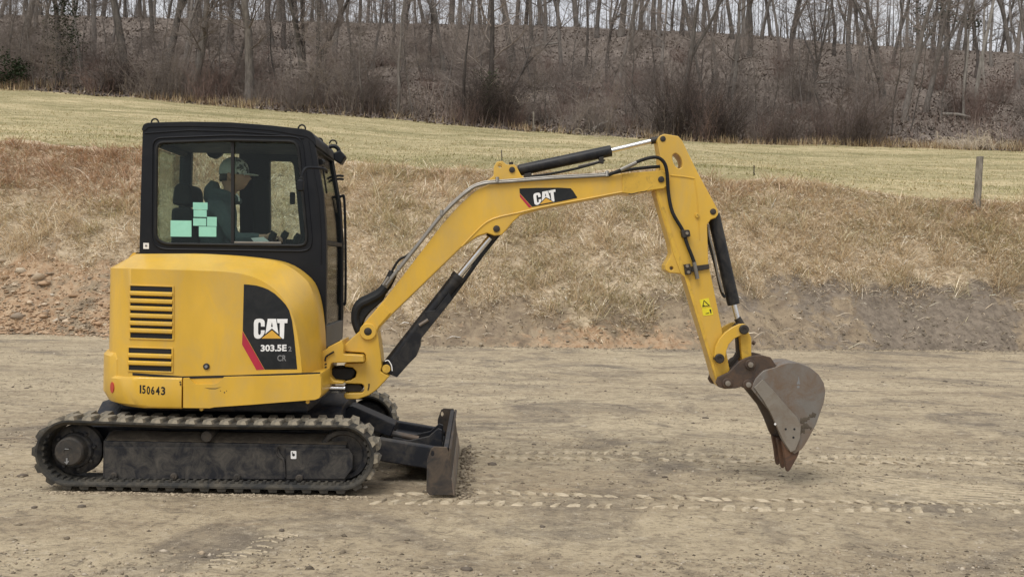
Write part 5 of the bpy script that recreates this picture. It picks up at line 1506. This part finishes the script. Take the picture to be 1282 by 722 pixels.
def two_part(name, meshes, loc, rz, sc, label, cat, group=None):
    o = thing(name, label, cat, loc, rz, group); o.scale = (sc, sc, sc)
    for nm, me in meshes:
        c = bpy.data.objects.new(nm, me); COL.objects.link(c); c.parent = o
    return o

def tree_meshes(seed, bark_m='bark', twig='twig', **kw):
    rng = random.Random(seed); tr, cr = grow_tree(rng, **kw)
    a = fast_mesh('trunk', *tubes_np(tr, 8), smooth=True); a.materials.append(MT[bark_m])
    b = fast_mesh('crown', *tubes_np(cr, 3)); b.materials.append(MT[twig])
    return [('trunk', a), ('crown', b)]
TREES = [tree_meshes(1, H=17, r0=.25, nb=20), tree_meshes(2, H=19, r0=.31, nb=22, fork=True), tree_meshes(3, H=15, r0=.16, nb=18, lean=.10),
         tree_meshes(4, H=18, r0=.22, nb=20, lean=.07), tree_meshes(5, H=16, r0=.19, nb=22, fork=True, lowb=.12), tree_meshes(6, 'bark_dark', H=17, r0=.22, nb=24, lowb=.15, wob=.08)]
SAP = [tree_meshes(20 + k, 'bark', 'twig', H=h, r0=.065, nb=34, lowb=.08, lean=.12, wob=.09) for k, h in enumerate((7, 8.5, 6, 9.5))]

def ground_at(u, D):
    p = WD(u, 300, D); return Vector((p.x, p.y, float(height(np.array([p.x]), np.array([p.y]))[0])))
def at_px(u, v, D=TOP_D + 1):
    """where the ray through a pixel meets the ground behind the bank"""
    for _ in range(900):
        p = WD(u, v, D)
        if p.z < float(height(np.array([p.x]), np.array([p.y]))[0]): return p
        D += .15
    return p
wr = random.Random(99)
TKIND = ['straight grey', 'thick forked grey', 'slender leaning grey', 'tall smooth grey', 'low forked grey', 'dark rough barked']
SKIND = ['short slim', 'tall slim', 'small bushy', 'tall wispy']
def where(u):
    return 'left of the cab' if u < 170 else 'behind the cab' if u < 430 else 'above the boom' if u < 820 else 'above the bucket' if u < 1050 else 'at the right'
# trees on the crest, dark against the sky
for k in range(100):
    u = -60 + 1400 * (k + wr.uniform(-.42, .42)) / 100; D = RDG_D - 2 + wr.uniform(-3, 16); i = wr.randrange(6)
    two_part('bare_tree', TREES[i], ground_at(u, D), wr.uniform(0, 6.28), wr.uniform(.7, 1.15), TKIND[i] + ' bare tree against the sky on the crest ' + where(u), 'tree', 'bare trees along the crest ' + where(u))
for k in range(24):
    u = -40 + 640 * (k + wr.uniform(-.5, .5)) / 24; i = wr.randrange(4)
    two_part('sapling', SAP[i], ground_at(u, RDG_D + wr.uniform(-3, 10)), wr.uniform(0, 6.28), wr.uniform(.7, 1.1), SKIND[i] + ' bare sapling on the crest ' + where(u), 'tree', 'saplings on the crest ' + where(u))
# trees scattered over the slope
for k in range(64):
    u = -50 + 1380 * (k + wr.uniform(-.5, .5)) / 64; D = FLD_D + 5 + 28 * wr.random() ** .9; i = wr.randrange(6)
    two_part('bare_tree', TREES[i], ground_at(u, D), wr.uniform(0, 6.28), wr.uniform(.65, 1.05), TKIND[i] + ' bare tree on the leafy slope ' + where(u), 'tree', 'bare trees on the slope ' + where(u))
# saplings through the front of the wood
for k in range(95):
    u = -50 + 1380 * (k + wr.uniform(-.5, .5)) / 105; D = FLD_D + 1.0 + 16 * wr.random() ** 1.4; i = wr.randrange(4)
    if u > 1120 and wr.random() < .7: continue
    two_part('sapling', SAP[i], ground_at(u, D), wr.uniform(0, 6.28), wr.uniform(.6, 1.1), SKIND[i] + ' bare sapling near the front of the wood ' + where(u), 'tree', 'saplings at the wood front ' + where(u))

# the wood going on behind the crest: far stems and twigs that read as one mass
dr = np.random.default_rng(31)
def far_stems(spots, hmin, hmax, nt):
    segs = []
    for x, D in spots:
        z = float(height(np.array([x]), np.array([D]))[0]) - .2; r = dr.uniform(.025, .09); lx, ly = dr.normal(0, .05), dr.normal(0, .05); h = dr.uniform(hmin, hmax)
        p = [(x + lx * q * h + dr.normal(0, .08), D + ly * q * h, z + q * h) for q in (0, .3, .65, 1)]
        for i in range(3): segs.append((*p[i], *p[i + 1], r * (1 - .25 * i), r * (.75 - .25 * i)))
        for _ in range(nt):
            f = dr.uniform(.08, 1); bx, by, bz = x + lx * f * h, D + ly * f * h, z + f * h; a = dr.uniform(0, 6.28); l = dr.uniform(.5, 2.0)
            ex, ey, ez = bx + math.cos(a) * l * .7, by + math.sin(a) * l * .7, bz + l * dr.uniform(.2, .9)
            segs.append((bx, by, bz, ex, ey, ez, .02, .010))
            segs.append((ex, ey, ez, ex + math.cos(a) * l * .3, ey, ez + l * dr.uniform(.1, .5), .012, .006))
    return segs
spots = [(dr.uniform(-.58, .58) * D, D) for D in dr.uniform(RDG_D + 4, RDG_D + 42, 1500)]
segs = far_stems(spots, 5, 12, 12)
# beside the view the same wood carries on along the hill
spots = [(s_ * dr.uniform(.58, 1.25) * D, D) for D in dr.uniform(FLD_D + 1, RDG_D + 8, 700) for s_ in (-1, 1)]
segs += far_stems(spots, 4, 13, 11)
o = link('distant_wood', fast_mesh('distant_wood', *tubes_np(segs, 3)), 'bark', None, smooth=False); o['kind'] = 'stuff'

# shrubs: many fine stems
def shrub_mesh(seed, H, spread, ns, mat, droop=0.0, tw=7):
    rng = random.Random(seed); segs = []
    for _ in range(ns):
        a = rng.uniform(0, 6.283); rr = abs(rng.gauss(0, spread * .35))
        p = Vector((math.cos(a) * rr, math.sin(a) * rr, -.1))
        d = Vector((math.cos(a) * rng.uniform(0, .6), math.sin(a) * rng.uniform(0, .6), 1)).normalized()
        L = H * rng.uniform(.55, 1.05); r = rng.uniform(.012, .03) * (H / 3) ** .5; n = 5
        for i in range(n):
            d = (d + Vector((rng.gauss(0, .2), rng.gauss(0, .2), -droop * i * .25))).normalized()
            q = p + d * L / n; segs.append((*p, *q, r, r * .72))
            for _t in range(tw if i else 2):
                f = rng.random(); b = p.lerp(q, f)
                e = (d * .5 + Vector((rng.gauss(0, .6), rng.gauss(0, .6), rng.gauss(.15 - droop * .5, .45)))).normalized()
                l = L * rng.uniform(.10, .26); m_ = b + e * l * .5
                e2 = (e + Vector((rng.gauss(0, .35), rng.gauss(0, .35), rng.gauss(0, .3)))).normalized()
                segs.append((*b, *m_, r * .42, r * .3)); segs.append((*m_, *(m_ + e2 * l * .5), r * .3, r * .12))
            p, r = q, r * .72
    me = fast_mesh('shrub', *tubes_np(segs, 3)); me.materials.append(MT[mat]); return me
SHR = [shrub_mesh(1, 3.4, 1.6, 34, 'twig_red'), shrub_mesh(2, 2.6, 1.8, 36, 'twig'), shrub_mesh(3, 4.2, 1.8, 34, 'twig'), shrub_mesh(4, 2.2, 2.2, 40, 'twig_red', .5), shrub_mesh(5, 3.0, 2.0, 36, 'twig', .45)]
VINE = [shrub_mesh(7, 4.6, 2.6, 85, 'twig_dark', .55, 9), shrub_mesh(8, 4.8, 2.4, 50, 'twig_pale', .8, 4)]
for k in range(190):
    u = -60 + 1400 * (k + wr.uniform(-.5, .5)) / 190; q = wr.random()
    D = FLD_D + .8 + 24 * q ** 1.7
    if 1110 < u < 1282 and D < FLD_D + 8 and wr.random() < .8: continue
    i = wr.randrange(5); o = bpy.data.objects.new('shrub', SHR[i]); COL.objects.link(o)
    o.location = ground_at(u, D); o.rotation_euler = (0, 0, wr.uniform(0, 6.28)); s = wr.uniform(.55, 1.1); o.scale = (s, s, s * wr.uniform(.8, 1.2))
    tag(o, ['tall reddish', 'low grey', 'tall grey', 'low reddish sprawling', 'drooping grey'][i] + ' bare shrub in the thicket ' + where(u), 'shrub', group='bare shrubs in the thicket ' + where(u))

def single_tree(u, v, seed, label, bark_m='bark', twig='twig', sc=1.0, **kw):
    two_part('bare_tree', tree_meshes(seed, bark_m, twig, **kw), at_px(u, v), 0, sc, label, 'tree')
def single_shrub(u, v, me, label, sc=1.0, rz=0.0, D=None):
    o = bpy.data.objects.new('shrub', me); COL.objects.link(o); o.location = ground_at(u, D) if D else at_px(u, v); o.scale = (sc,) * 3; o.rotation_euler = (0, 0, rz)
    tag(o, label, 'shrub')
single_tree(1206, 150, 51, 'pale barked slender tree on the slope left of its thicker leaning twin', 'bark_pale', H=15, r0=.11, nb=10, lowb=.45)
single_tree(1221, 128, 52, 'tall pale leaning tree at the right end of the slope', 'bark_pale', H=17, r0=.18, nb=12, lowb=.45, lean=.12)
single_tree(1233, 105, 53, 'thin pale tree standing highest of the pale group at the right', 'bark_pale', H=15, r0=.10, nb=10, lowb=.4)
single_tree(498, 146, 54, 'crooked slender tree rising at the field edge right of the cab', 'bark', H=10, r0=.12, nb=14, lowb=.3, lean=.15)
single_tree(238, 124, 55, 'grey trunk with shaggy bark behind the cab roof at the field edge', 'bark', H=16, r0=.30, nb=22, lowb=.2)
single_tree(312, 128, 56, 'thick grey trunk wrapped in climbing stems right of the shaggy trunk', 'bark', H=17, r0=.33, nb=24, lowb=.15)
single_tree(372, 118, 57, 'dark slanting trunk leaning over the cab roof', 'bark_dark', H=13, r0=.20, nb=18, lean=.3, lowb=.3)
single_tree(388, 124, 58, 'dark forked tree next to the slanting trunk', 'bark_dark', H=13, r0=.17, nb=18, fork=True, lean=.15)
single_tree(286, 112, 59, 'short dark leaning stem between two thick grey trunks', 'bark_dark', H=9, r0=.15, nb=10, lean=.25)
single_tree(892, 150, 60, 'dark broken trunk leaning in the brush above the stick', 'bark_dark', H=6, r0=.2, nb=8, lean=.3, wob=.12)
single_tree(1104, 128, 61, 'dark twisted trunk with a split top in the right half of the wood', 'bark_dark', H=11, r0=.16, nb=14, lean=.1, wob=.12)
single_tree(1026, 152, 62, 'crooked dark double stemmed tree right of the stick', 'bark_dark', H=11, r0=.13, nb=18, fork=True, wob=.14)
single_tree(634, 150, 63, 'bent dark tree inside the vine tangle above the boom', 'bark_dark', H=8, r0=.16, nb=16, fork=True, lean=.3, wob=.14)
single_tree(582, 152, 64, 'upright dark stem on the left of the vine tangle', 'bark_dark', H=8, r0=.12, nb=14, wob=.06)
single_shrub(622, 152, VINE[0], 'domed tangle of bare vines above the boom', 1.15)
single_shrub(628, 150, VINE[1], 'pale vine strands trailing over the domed tangle', .95, 1.0)
single_shrub(716, 165, SHR[1], 'low grey brush pile behind the stick cylinder', 1.0, 2.0)
DARK = [shrub_mesh(40, 4.4, 2.4, 75, 'twig_dark', .1, 9), shrub_mesh(41, 3.6, 3.0, 80, 'twig_dark', .35, 9)]
single_shrub(850, 172, DARK[0], 'dense dark shrub mass behind the top of the stick', 1.25, 1.0)
single_shrub(1070, 182, DARK[1], 'broad dark bramble clump right of the stick', 1.3, .5)
single_shrub(905, 176, DARK[0], 'dark bushy thicket between the stick and the bramble clump', .95, 2.4)
single_shrub(985, 180, DARK[1], 'low dark thicket at the field edge beyond the bucket cylinder', .8, 4.0)
single_shrub(150, 116, DARK[1], 'dark brown briar mound beside the ivy covered trunk', 1.0, 1.2)
single_shrub(600, 154, DARK[0], 'dark upright thicket just left of the vine tangle', .85, 3.1)
single_shrub(470, 142, DARK[1], 'dark brush mound at the field edge right of the cab roof', .8, 5.0)
# pale dead canes in a flattened heap at the right
single_shrub(1210, 186, shrub_mesh(30, 1.5, 5.5, 170, 'twig_pale', 1.5, 4), 'flattened heap of pale dead canes behind the fence post', 1.25)
single_shrub(745, 172, shrub_mesh(31, 1.0, 2.2, 26, 'twig_pale', 1.2, 2), 'small heap of broken pale branches at the field edge', 1.0)

# ivy-clad trunk at the left, pine at the crest on the right
def leaf_cloud(rng, cen, rad, n, s):
    V, F = [], []
    for c, r in zip(cen, rad):
        for _ in range(n):
            p = Vector((rng.gauss(0, .5), rng.gauss(0, .5), rng.gauss(0, .5))) * r + c
            a = Vector((rng.gauss(0, 1), rng.gauss(0, 1), rng.gauss(0, .6))).normalized() * s * rng.uniform(.6, 1.3); b = a.cross(Vector((rng.gauss(0, 1), rng.gauss(0, 1), rng.gauss(0, 1)))).normalized() * s * .55
            o = len(V); V += [p - a, p + b, p + a, p - b]; F.append((o, o + 1, o + 2, o + 3))
    return np.array([v[:] for v in V]), np.array(F)
rng = random.Random(77)
def ivy_tree(u, v, seed, H, label, r=1.1, n=150):
    ms = tree_meshes(seed, 'bark_dark', 'twig', H=15, r0=.22, nb=20, lowb=.2)
    cen = [Vector((rng.gauss(0, .25), rng.gauss(0, .25), H * k / 16 + .3)) for k in range(17)]
    Vv, Ff = leaf_cloud(rng, cen, [r * rng.uniform(.6, 1.1) * (1 - .4 * k / 16) for k in range(17)], n, .08)
    me = fast_mesh('ivy', Vv, Ff); me.materials.append(MT['ivy'])
    two_part('ivy_covered_tree', ms + [('ivy', me)], at_px(u, v), 0, 1, label, 'tree')
ivy_tree(76, 104, 65, 6.5, 'dark ivy covered trunk at the left end of the wood', 1.3)
ivy_tree(612, 152, 66, 2.6, 'short trunk choked with dark ivy under the domed vine tangle', 1.1, 45)
ms = tree_meshes(70, 'bark', 'twig', H=17, r0=.24, nb=6, lowb=.3)
cen, rad = [], []
for k in range(46):
    z = 1.5 + 14 * k / 46; a = rng.uniform(0, 6.28); l = rng.uniform(.8, 3.4) * (1.1 - .8 * k / 46)
    cen.append(Vector((math.cos(a) * l, math.sin(a) * l, z + .2 * l))); rad.append(.75)
Vv, Ff = leaf_cloud(rng, cen, rad, 60, .16); me = fast_mesh('needles', Vv, Ff); me.materials.append(MT['needle'])
two_part('pine_tree', ms + [('needles', me)], ground_at(1168, RDG_D + 1), 0, 1, 'dark green pine among bare trees on the crest at the right', 'tree')
cen = [Vector((rng.gauss(0, 1.1), rng.gauss(0, .8), rng.uniform(.2, 2.0))) for _ in range(14)]
Vv, Ff = leaf_cloud(rng, cen, [.6] * 14, 90, .11); me = fast_mesh('shrub', Vv, Ff); me.materials.append(MT['needle'])
single_shrub(10, 92, me, 'small green evergreen shrub at the far left of the wood', .85, 0.0, FLD_D + .8)

# fallen logs on the slope
def log(pts, r, label, mat='bark_pale'):
    o = tube('fallen_log', pts, r, mat, None, 7); tag(o, label, 'log')
for (a, b, r, lab) in (((1006, 112), (1038, 108), .16, 'grey fallen log lying across the slope at the right'), ((1180, 148), (1215, 152), .12, 'long thin fallen log below the pale leaning tree'), ((655, 66), (700, 58), .13, 'dead limb lying high on the slope above the boom'), ((742, 168), (762, 158), .10, 'pale broken limb propped at the field edge')):
    log([at_px(*a) + Vector((0, 0, .3)), at_px((a[0] + b[0]) / 2, (a[1] + b[1]) / 2) + Vector((0, -.2, .35)), at_px(*b) + Vector((0, 0, .3))], [r, r * .9, r * .6], lab)

# posts
def post(u, vb, vt, r, label, name='fence_post', mat='post', lean=(0, 0)):
    g_ = at_px(u, vb, 20.0 if vb > 250 else TOP_D + 1); D = g_.y
    top = WD(u + lean[0], vt, D)
    V, F = tube_data([g_ - Vector((0, 0, .3)), g_.lerp(top, .35) + Vector((.01, 0, 0)), g_.lerp(top, .7), top - Vector((0, 0, .01)), top], [r * 1.08, r, r * .96, r * .93, r * .8], 9)
    o = link(name, mesh_py(name, V, F), mat, None); return tag(o, label, 'post')
post(1222, 263, 196, .088, 'weathered round wooden fence post standing at the top of the bank', lean=(5, 0))
post(668, 165, 140, .06, 'short pale wooden stake at the field edge above the boom')
post(944, 237, 207, .016, 'thin dark marker rod in the field right of the stick', 'marker_rod', 'bark_dark')
post(628, 203, 188, .014, 'thin marker rod in the field behind the boom bracket', 'marker_rod', 'bark_dark')

# ================================================================== THE OPERATOR
PY = .26
def W3(u, v, y): return M_MAT @ P3(u, v, y)
def skin_eval(chains, root=0, sub=1):
    """chains: list of [(Vector, radius), ...]; first points may repeat an earlier point to join there"""
    V, E, Rr = [], [], []
    def vid(p):
        for i, q in enumerate(V):
            if (q - p).length < 1e-4: return i
        return None
    for ch in chains:
        last = None
        for p, r in ch:
            i = vid(p)
            if i is None:
                V.append(p.copy()); Rr.append(r); i = len(V) - 1
            if last is not None: E.append((last, i))
            last = i
    me = bpy.data.meshes.new('tmp'); me.from_pydata(V, E, []); me.update()
    o = bpy.data.objects.new('tmp_skin', me); COL.objects.link(o)
    m = o.modifiers.new('skin', 'SKIN')
    for i, r in enumerate(Rr): me.skin_vertices[0].data[i].radius = r if hasattr(r, '__len__') else (r, r)
    me.skin_vertices[0].data[root].use_root = True
    s = o.modifiers.new('sub', 'SUBSURF'); s.levels = s.render_levels = sub
    dg = bpy.context.evaluated_depsgraph_get()
    out = bpy.data.meshes.new_from_object(o.evaluated_get(dg)); bpy.data.objects.remove(o)
    return [v.co.copy() for v in out.vertices], [tuple(p.vertices) for p in out.polygons]

def remeshed(name, parts, vox, mat, parent=None, smooth=.0):
    V, F = join_data(parts)
    me = bpy.data.meshes.new('tmp'); me.from_pydata([tuple(v) for v in V], [], F); me.update()
    o = bpy.data.objects.new('tmp_re', me); COL.objects.link(o)
    r = o.modifiers.new('re', 'REMESH'); r.mode = 'VOXEL'; r.voxel_size = vox; r.use_smooth_shade = True
    if smooth:
        s = o.modifiers.new('sm', 'SMOOTH'); s.factor = .5; s.iterations = int(smooth)
    dg = bpy.context.evaluated_depsgraph_get()
    out = bpy.data.meshes.new_from_object(o.evaluated_get(dg)); bpy.data.objects.remove(o)
    out.name = name
    return link(name, out, mat, parent, angle=80)

def V3(u, v, y): return P3(u, v, y)
pelvis, waist, chest = V3(264, 330, PY), V3(267, 305, PY), V3(277, 275, PY)
neck0, neck1 = V3(284, 249, PY), V3(289, 237, PY)
chains = [[(pelvis, (.12, .09)), (waist, (.11, .08)), (chest, (.12, .085)), (neck0, (.065, .06)), (neck1, (.056, .056)), (V3(291.5, 228, PY), (.058, .058))]]
for s in (-1, 1):
    sh, el, wr_ = V3(275, 258, PY + s * .17), V3(293, 300, PY + s * .215), V3(330, 297, PY + s * (.235 if s < 0 else .22))
    chains.append([(chest, .085), (sh, .050), (sh.lerp(el, .5), .046), (el, .040), (el.lerp(wr_, .35), .040), (wr_, .025), (V3(335, 297, PY + s * .235), (.024, .035))])
    hip, kn, an = V3(268, 332, PY + s * .09), V3(335, 326, PY + s * .13), V3(341, 396, PY + s * .13)
    chains.append([(pelvis, .09), (hip, .08), (hip.lerp(kn, .5), .075), (kn, .056), (kn.lerp(an, .35), .054), (an, .036), (V3(350, 404, PY + s * .13), .036), (V3(364, 407, PY + s * .14), .028)])
body_parts = [skin_eval(chains)]
# head: lofted from a profile facing +x
hc = V3(293.5, 220.5, PY)
def head_geo():
    V, F = [], []; nu, nv = 28, 22
    for j in range(nv + 1):
        ph = math.pi * j / nv
        for i in range(nu):
            th = 2 * math.pi * i / nu
            x, y, z = math.sin(ph) * math.cos(th), math.sin(ph) * math.sin(th), math.cos(ph)
            X, Y, Z = x * .098, y * .076, z * .122
            front = max(0, x)
            if Z < 0: X -= .012 * (1 - front) * (-Z / .12); Y *= 1 - .22 * (-Z / .12); X += .006 * front
            if front > .6:
                c = math.exp(-(Y / .014) ** 2)
                X += .026 * c * math.exp(-((Z + .018) / .020) ** 2) + .012 * c * math.exp(-((Z - .004) / .016) ** 2)      # nose
                X += .009 * math.exp(-(Y / .022) ** 2) * (math.exp(-((Z + .056) / .008) ** 2) + math.exp(-((Z + .070) / .008) ** 2))   # lips
                X += .012 * math.exp(-(Y / .024) ** 2) * math.exp(-((Z + .100) / .016) ** 2)                               # chin
                X += .007 * math.exp(-(Y / .05) ** 2) * math.exp(-((Z - .030) / .012) ** 2)                               # brow
                X -= .008 * (math.exp(-((abs(Y) - .032) / .013) ** 2)) * math.exp(-((Z - .008) / .012) ** 2)              # eye sockets
            V.append(hc + Vector((X, Y, Z)))
    for j in range(nv):
        for i in range(nu):
            a, b = j * nu + i, j * nu + (i + 1) % nu
            F.append((a, b, b + nu, a + nu))
    return V, F
body_parts.append(head_geo())
for s in (-1, 1):                                                   # ears
    e = hc + Vector((-.012, s * .074, -.004))
    body_parts.append(tube_data([e + Vector((.004, 0, -.028)), e + Vector((-.008, s * .008, -.012)), e + Vector((-.012, s * .012, .012)), e + Vector((.002, s * .006, .026))], [.007, .011, .013, .008], 8))
# hands: palm plus five bent fingers closed round the lever grips
for s in (-1, 1):
    w0 = V3(333, 297, PY + s * .235)
    palm = [w0 + Vector((0, 0, 0)), w0 + Vector((.04, 0, .004)), w0 + Vector((.078, 0, .002))]
    body_parts.append(skin_eval([[(palm[0], (.022, .032)), (palm[1], (.018, .040)), (palm[2], (.015, .040))]]))
    for k, (ln, dy) in enumerate(((.040, -.030), (.046, -.010), (.043, .010), (.034, .029))):
        a = palm[2] + Vector((-.008, dy, 0))
        p1_ = a + Vector((ln * .75, dy * .05, .002)); p2_ = p1_ + Vector((ln * .35, 0, -ln * .6)); p3_ = p2_ + Vector((-ln * .25, 0, -ln * .5))
        body_parts.append(skin_eval([[(a, .0095), (p1_, .009), (p2_, .0085), (p3_, .007)]]))
    a = palm[0] + Vector((.018, -s * .026, 0)); b = a + Vector((.025, -s * .024, -.008)); c = b + Vector((.026, -s * .006, -.018))
    body_parts.append(skin_eval([[(a, .012), (b, .0105), (c, .0085)]]))
person = remeshed('person', body_parts, .0062, 'skin', None, 2)
person.location = M_LOC; person.rotation_euler = (0, 0, M_ROT)
tag(person, 'person in a dark slate hoodie and camouflage cap seated at the controls inside the cab', 'person')
# hoodie
hch = [[(pelvis + Vector((-.01, 0, -.02)), (.18, .145)), (waist, (.185, .145)), (chest, (.20, .145)), (V3(281, 254, PY), (.13, .11)), (V3(284, 246, PY), (.095, .09))]]
for s in (-1, 1):
    sh, el, wr_ = V3(275, 258, PY + s * .17), V3(293, 300, PY + s * .215), V3(328, 297.5, PY + s * (.233 if s < 0 else .22))
    hch.append([(chest, .14), (sh, .078), (sh.lerp(el, .5), .066), (el, .058), (el.lerp(wr_, .5), .052), (wr_, .038)])
hood = tube_data(smooth_path([V3(284, 243, PY - .085), V3(274, 240, PY - .07), V3(268, 239, PY), V3(274, 240, PY + .07), V3(284, 243, PY + .085), V3(295, 249, PY + .055), V3(299, 252, PY), V3(295, 249, PY - .055)], 3), .028, 10, True)
hood2 = tube_data([V3(269, 227, PY), V3(266, 236, PY), V3(267, 246, PY), V3(271, 256, PY)], [.030, .062, .075, .07], 12)
remeshed('hoodie', [skin_eval(hch), hood, hood2], .010, 'hoodie', person, 3)
tr = []
tr.append([(pelvis + Vector((0, 0, .04)), (.155, .12)), (pelvis, (.16, .12))])
for s in (-1, 1):
    hip, kn, an = V3(268, 332, PY + s * .09), V3(335, 326, PY + s * .13), V3(341, 392, PY + s * .13)
    tr.append([(pelvis, .14), (hip, .097), (hip.lerp(kn, .5), .087), (kn, .070), (kn.lerp(an, .4), .068), (an, .058), (V3(342, 398, PY + s * .13), .055)])
remeshed('trousers', [skin_eval(tr)], .011, 'jeans', person, 2)
for s in (-1, 1):
    remeshed('boot', [skin_eval([[(V3(341, 388, PY + s * .13), .052), (V3(343, 402, PY + s * .13), .052), (V3(354, 406, PY + s * .135), .046), (V3(366, 408, PY + s * .14), .038)]])], .009, 'boot', person, 2)
tube('drawstring', [V3(296, 243, PY - .075), V3(299, 247, PY - .085), V3(299.5, 252, PY - .10)], .006, 'white', person, 6)
# cap: crown in two panels and a curved brim
def cap_geo(x0, x1):
    V, F = [], []; nu, nv = 26, 9
    for j in range(nv + 1):
        ph = (math.pi / 2 + .12) * j / nv
        for i in range(nu + 1):
            th = x0 + (x1 - x0) * i / nu
            V.append(hc + Vector((.112 * math.sin(ph) * math.cos(th) - .004, .091 * math.sin(ph) * math.sin(th), .022 + .122 * math.cos(ph) ** .8 if math.cos(ph) > 0 else .022 + .10 * math.cos(ph))))
    n = nu + 1
    for j in range(nv):
        for i in range(nu): F.append((j * n + i, j * n + i + 1, (j + 1) * n + i + 1, (j + 1) * n + i))
    return V, F
cap = link('cap', mesh_py('cap', *cap_geo(R(70), R(290))), 'capback', person)
sd = cap.modifiers.new('thick', 'SOLIDIFY'); sd.thickness = .006
cf_ = link('front_panel', mesh_py('front_panel', *cap_geo(R(-70), R(70))), 'cap', cap)
sd = cf_.modifiers.new('thick', 'SOLIDIFY'); sd.thickness = .006
V, F = [], []
for i in range(13):
    a = R(-62 + 124 * i / 12)
    for k, (l, dz) in enumerate(((0, 0), (.055, -.002), (.085, -.010))):
        y = .085 * math.sin(a) * (1 - .12 * k); x = .098 * math.cos(a) * 1.0 + l * math.cos(a) ** .6
        V.append(hc + Vector((x, y, .022 + dz - 1.6 * y * y)))
for i in range(12):
    for k in range(2): F.append((i * 3 + k, i * 3 + k + 1, i * 3 + k + 4, i * 3 + k + 3))
bm_ = link('brim', mesh_py('brim', V, F), 'cap', cap); sd = bm_.modifiers.new('thick', 'SOLIDIFY'); sd.thickness = .005
# short hair under the cap, eyes
V, F = cap_geo(R(110), R(250)); V = [hc + (v - hc) * .93 + Vector((-.004, 0, -.052)) for v in V]
hr = link('hair', mesh_py('hair', V, F), 'hair', person); sd = hr.modifiers.new('thick', 'SOLIDIFY'); sd.thickness = .012
for s in (-1, 1):
    e = hc + Vector((.081, s * .031, .008))
    link('eye', mesh_py('eye', *tube_data([e + Vector((-.006, 0, 0)), e + Vector((.001, 0, 0)), e + Vector((.004, 0, 0))], [.010, .009, .004], 10)), 'white', person)
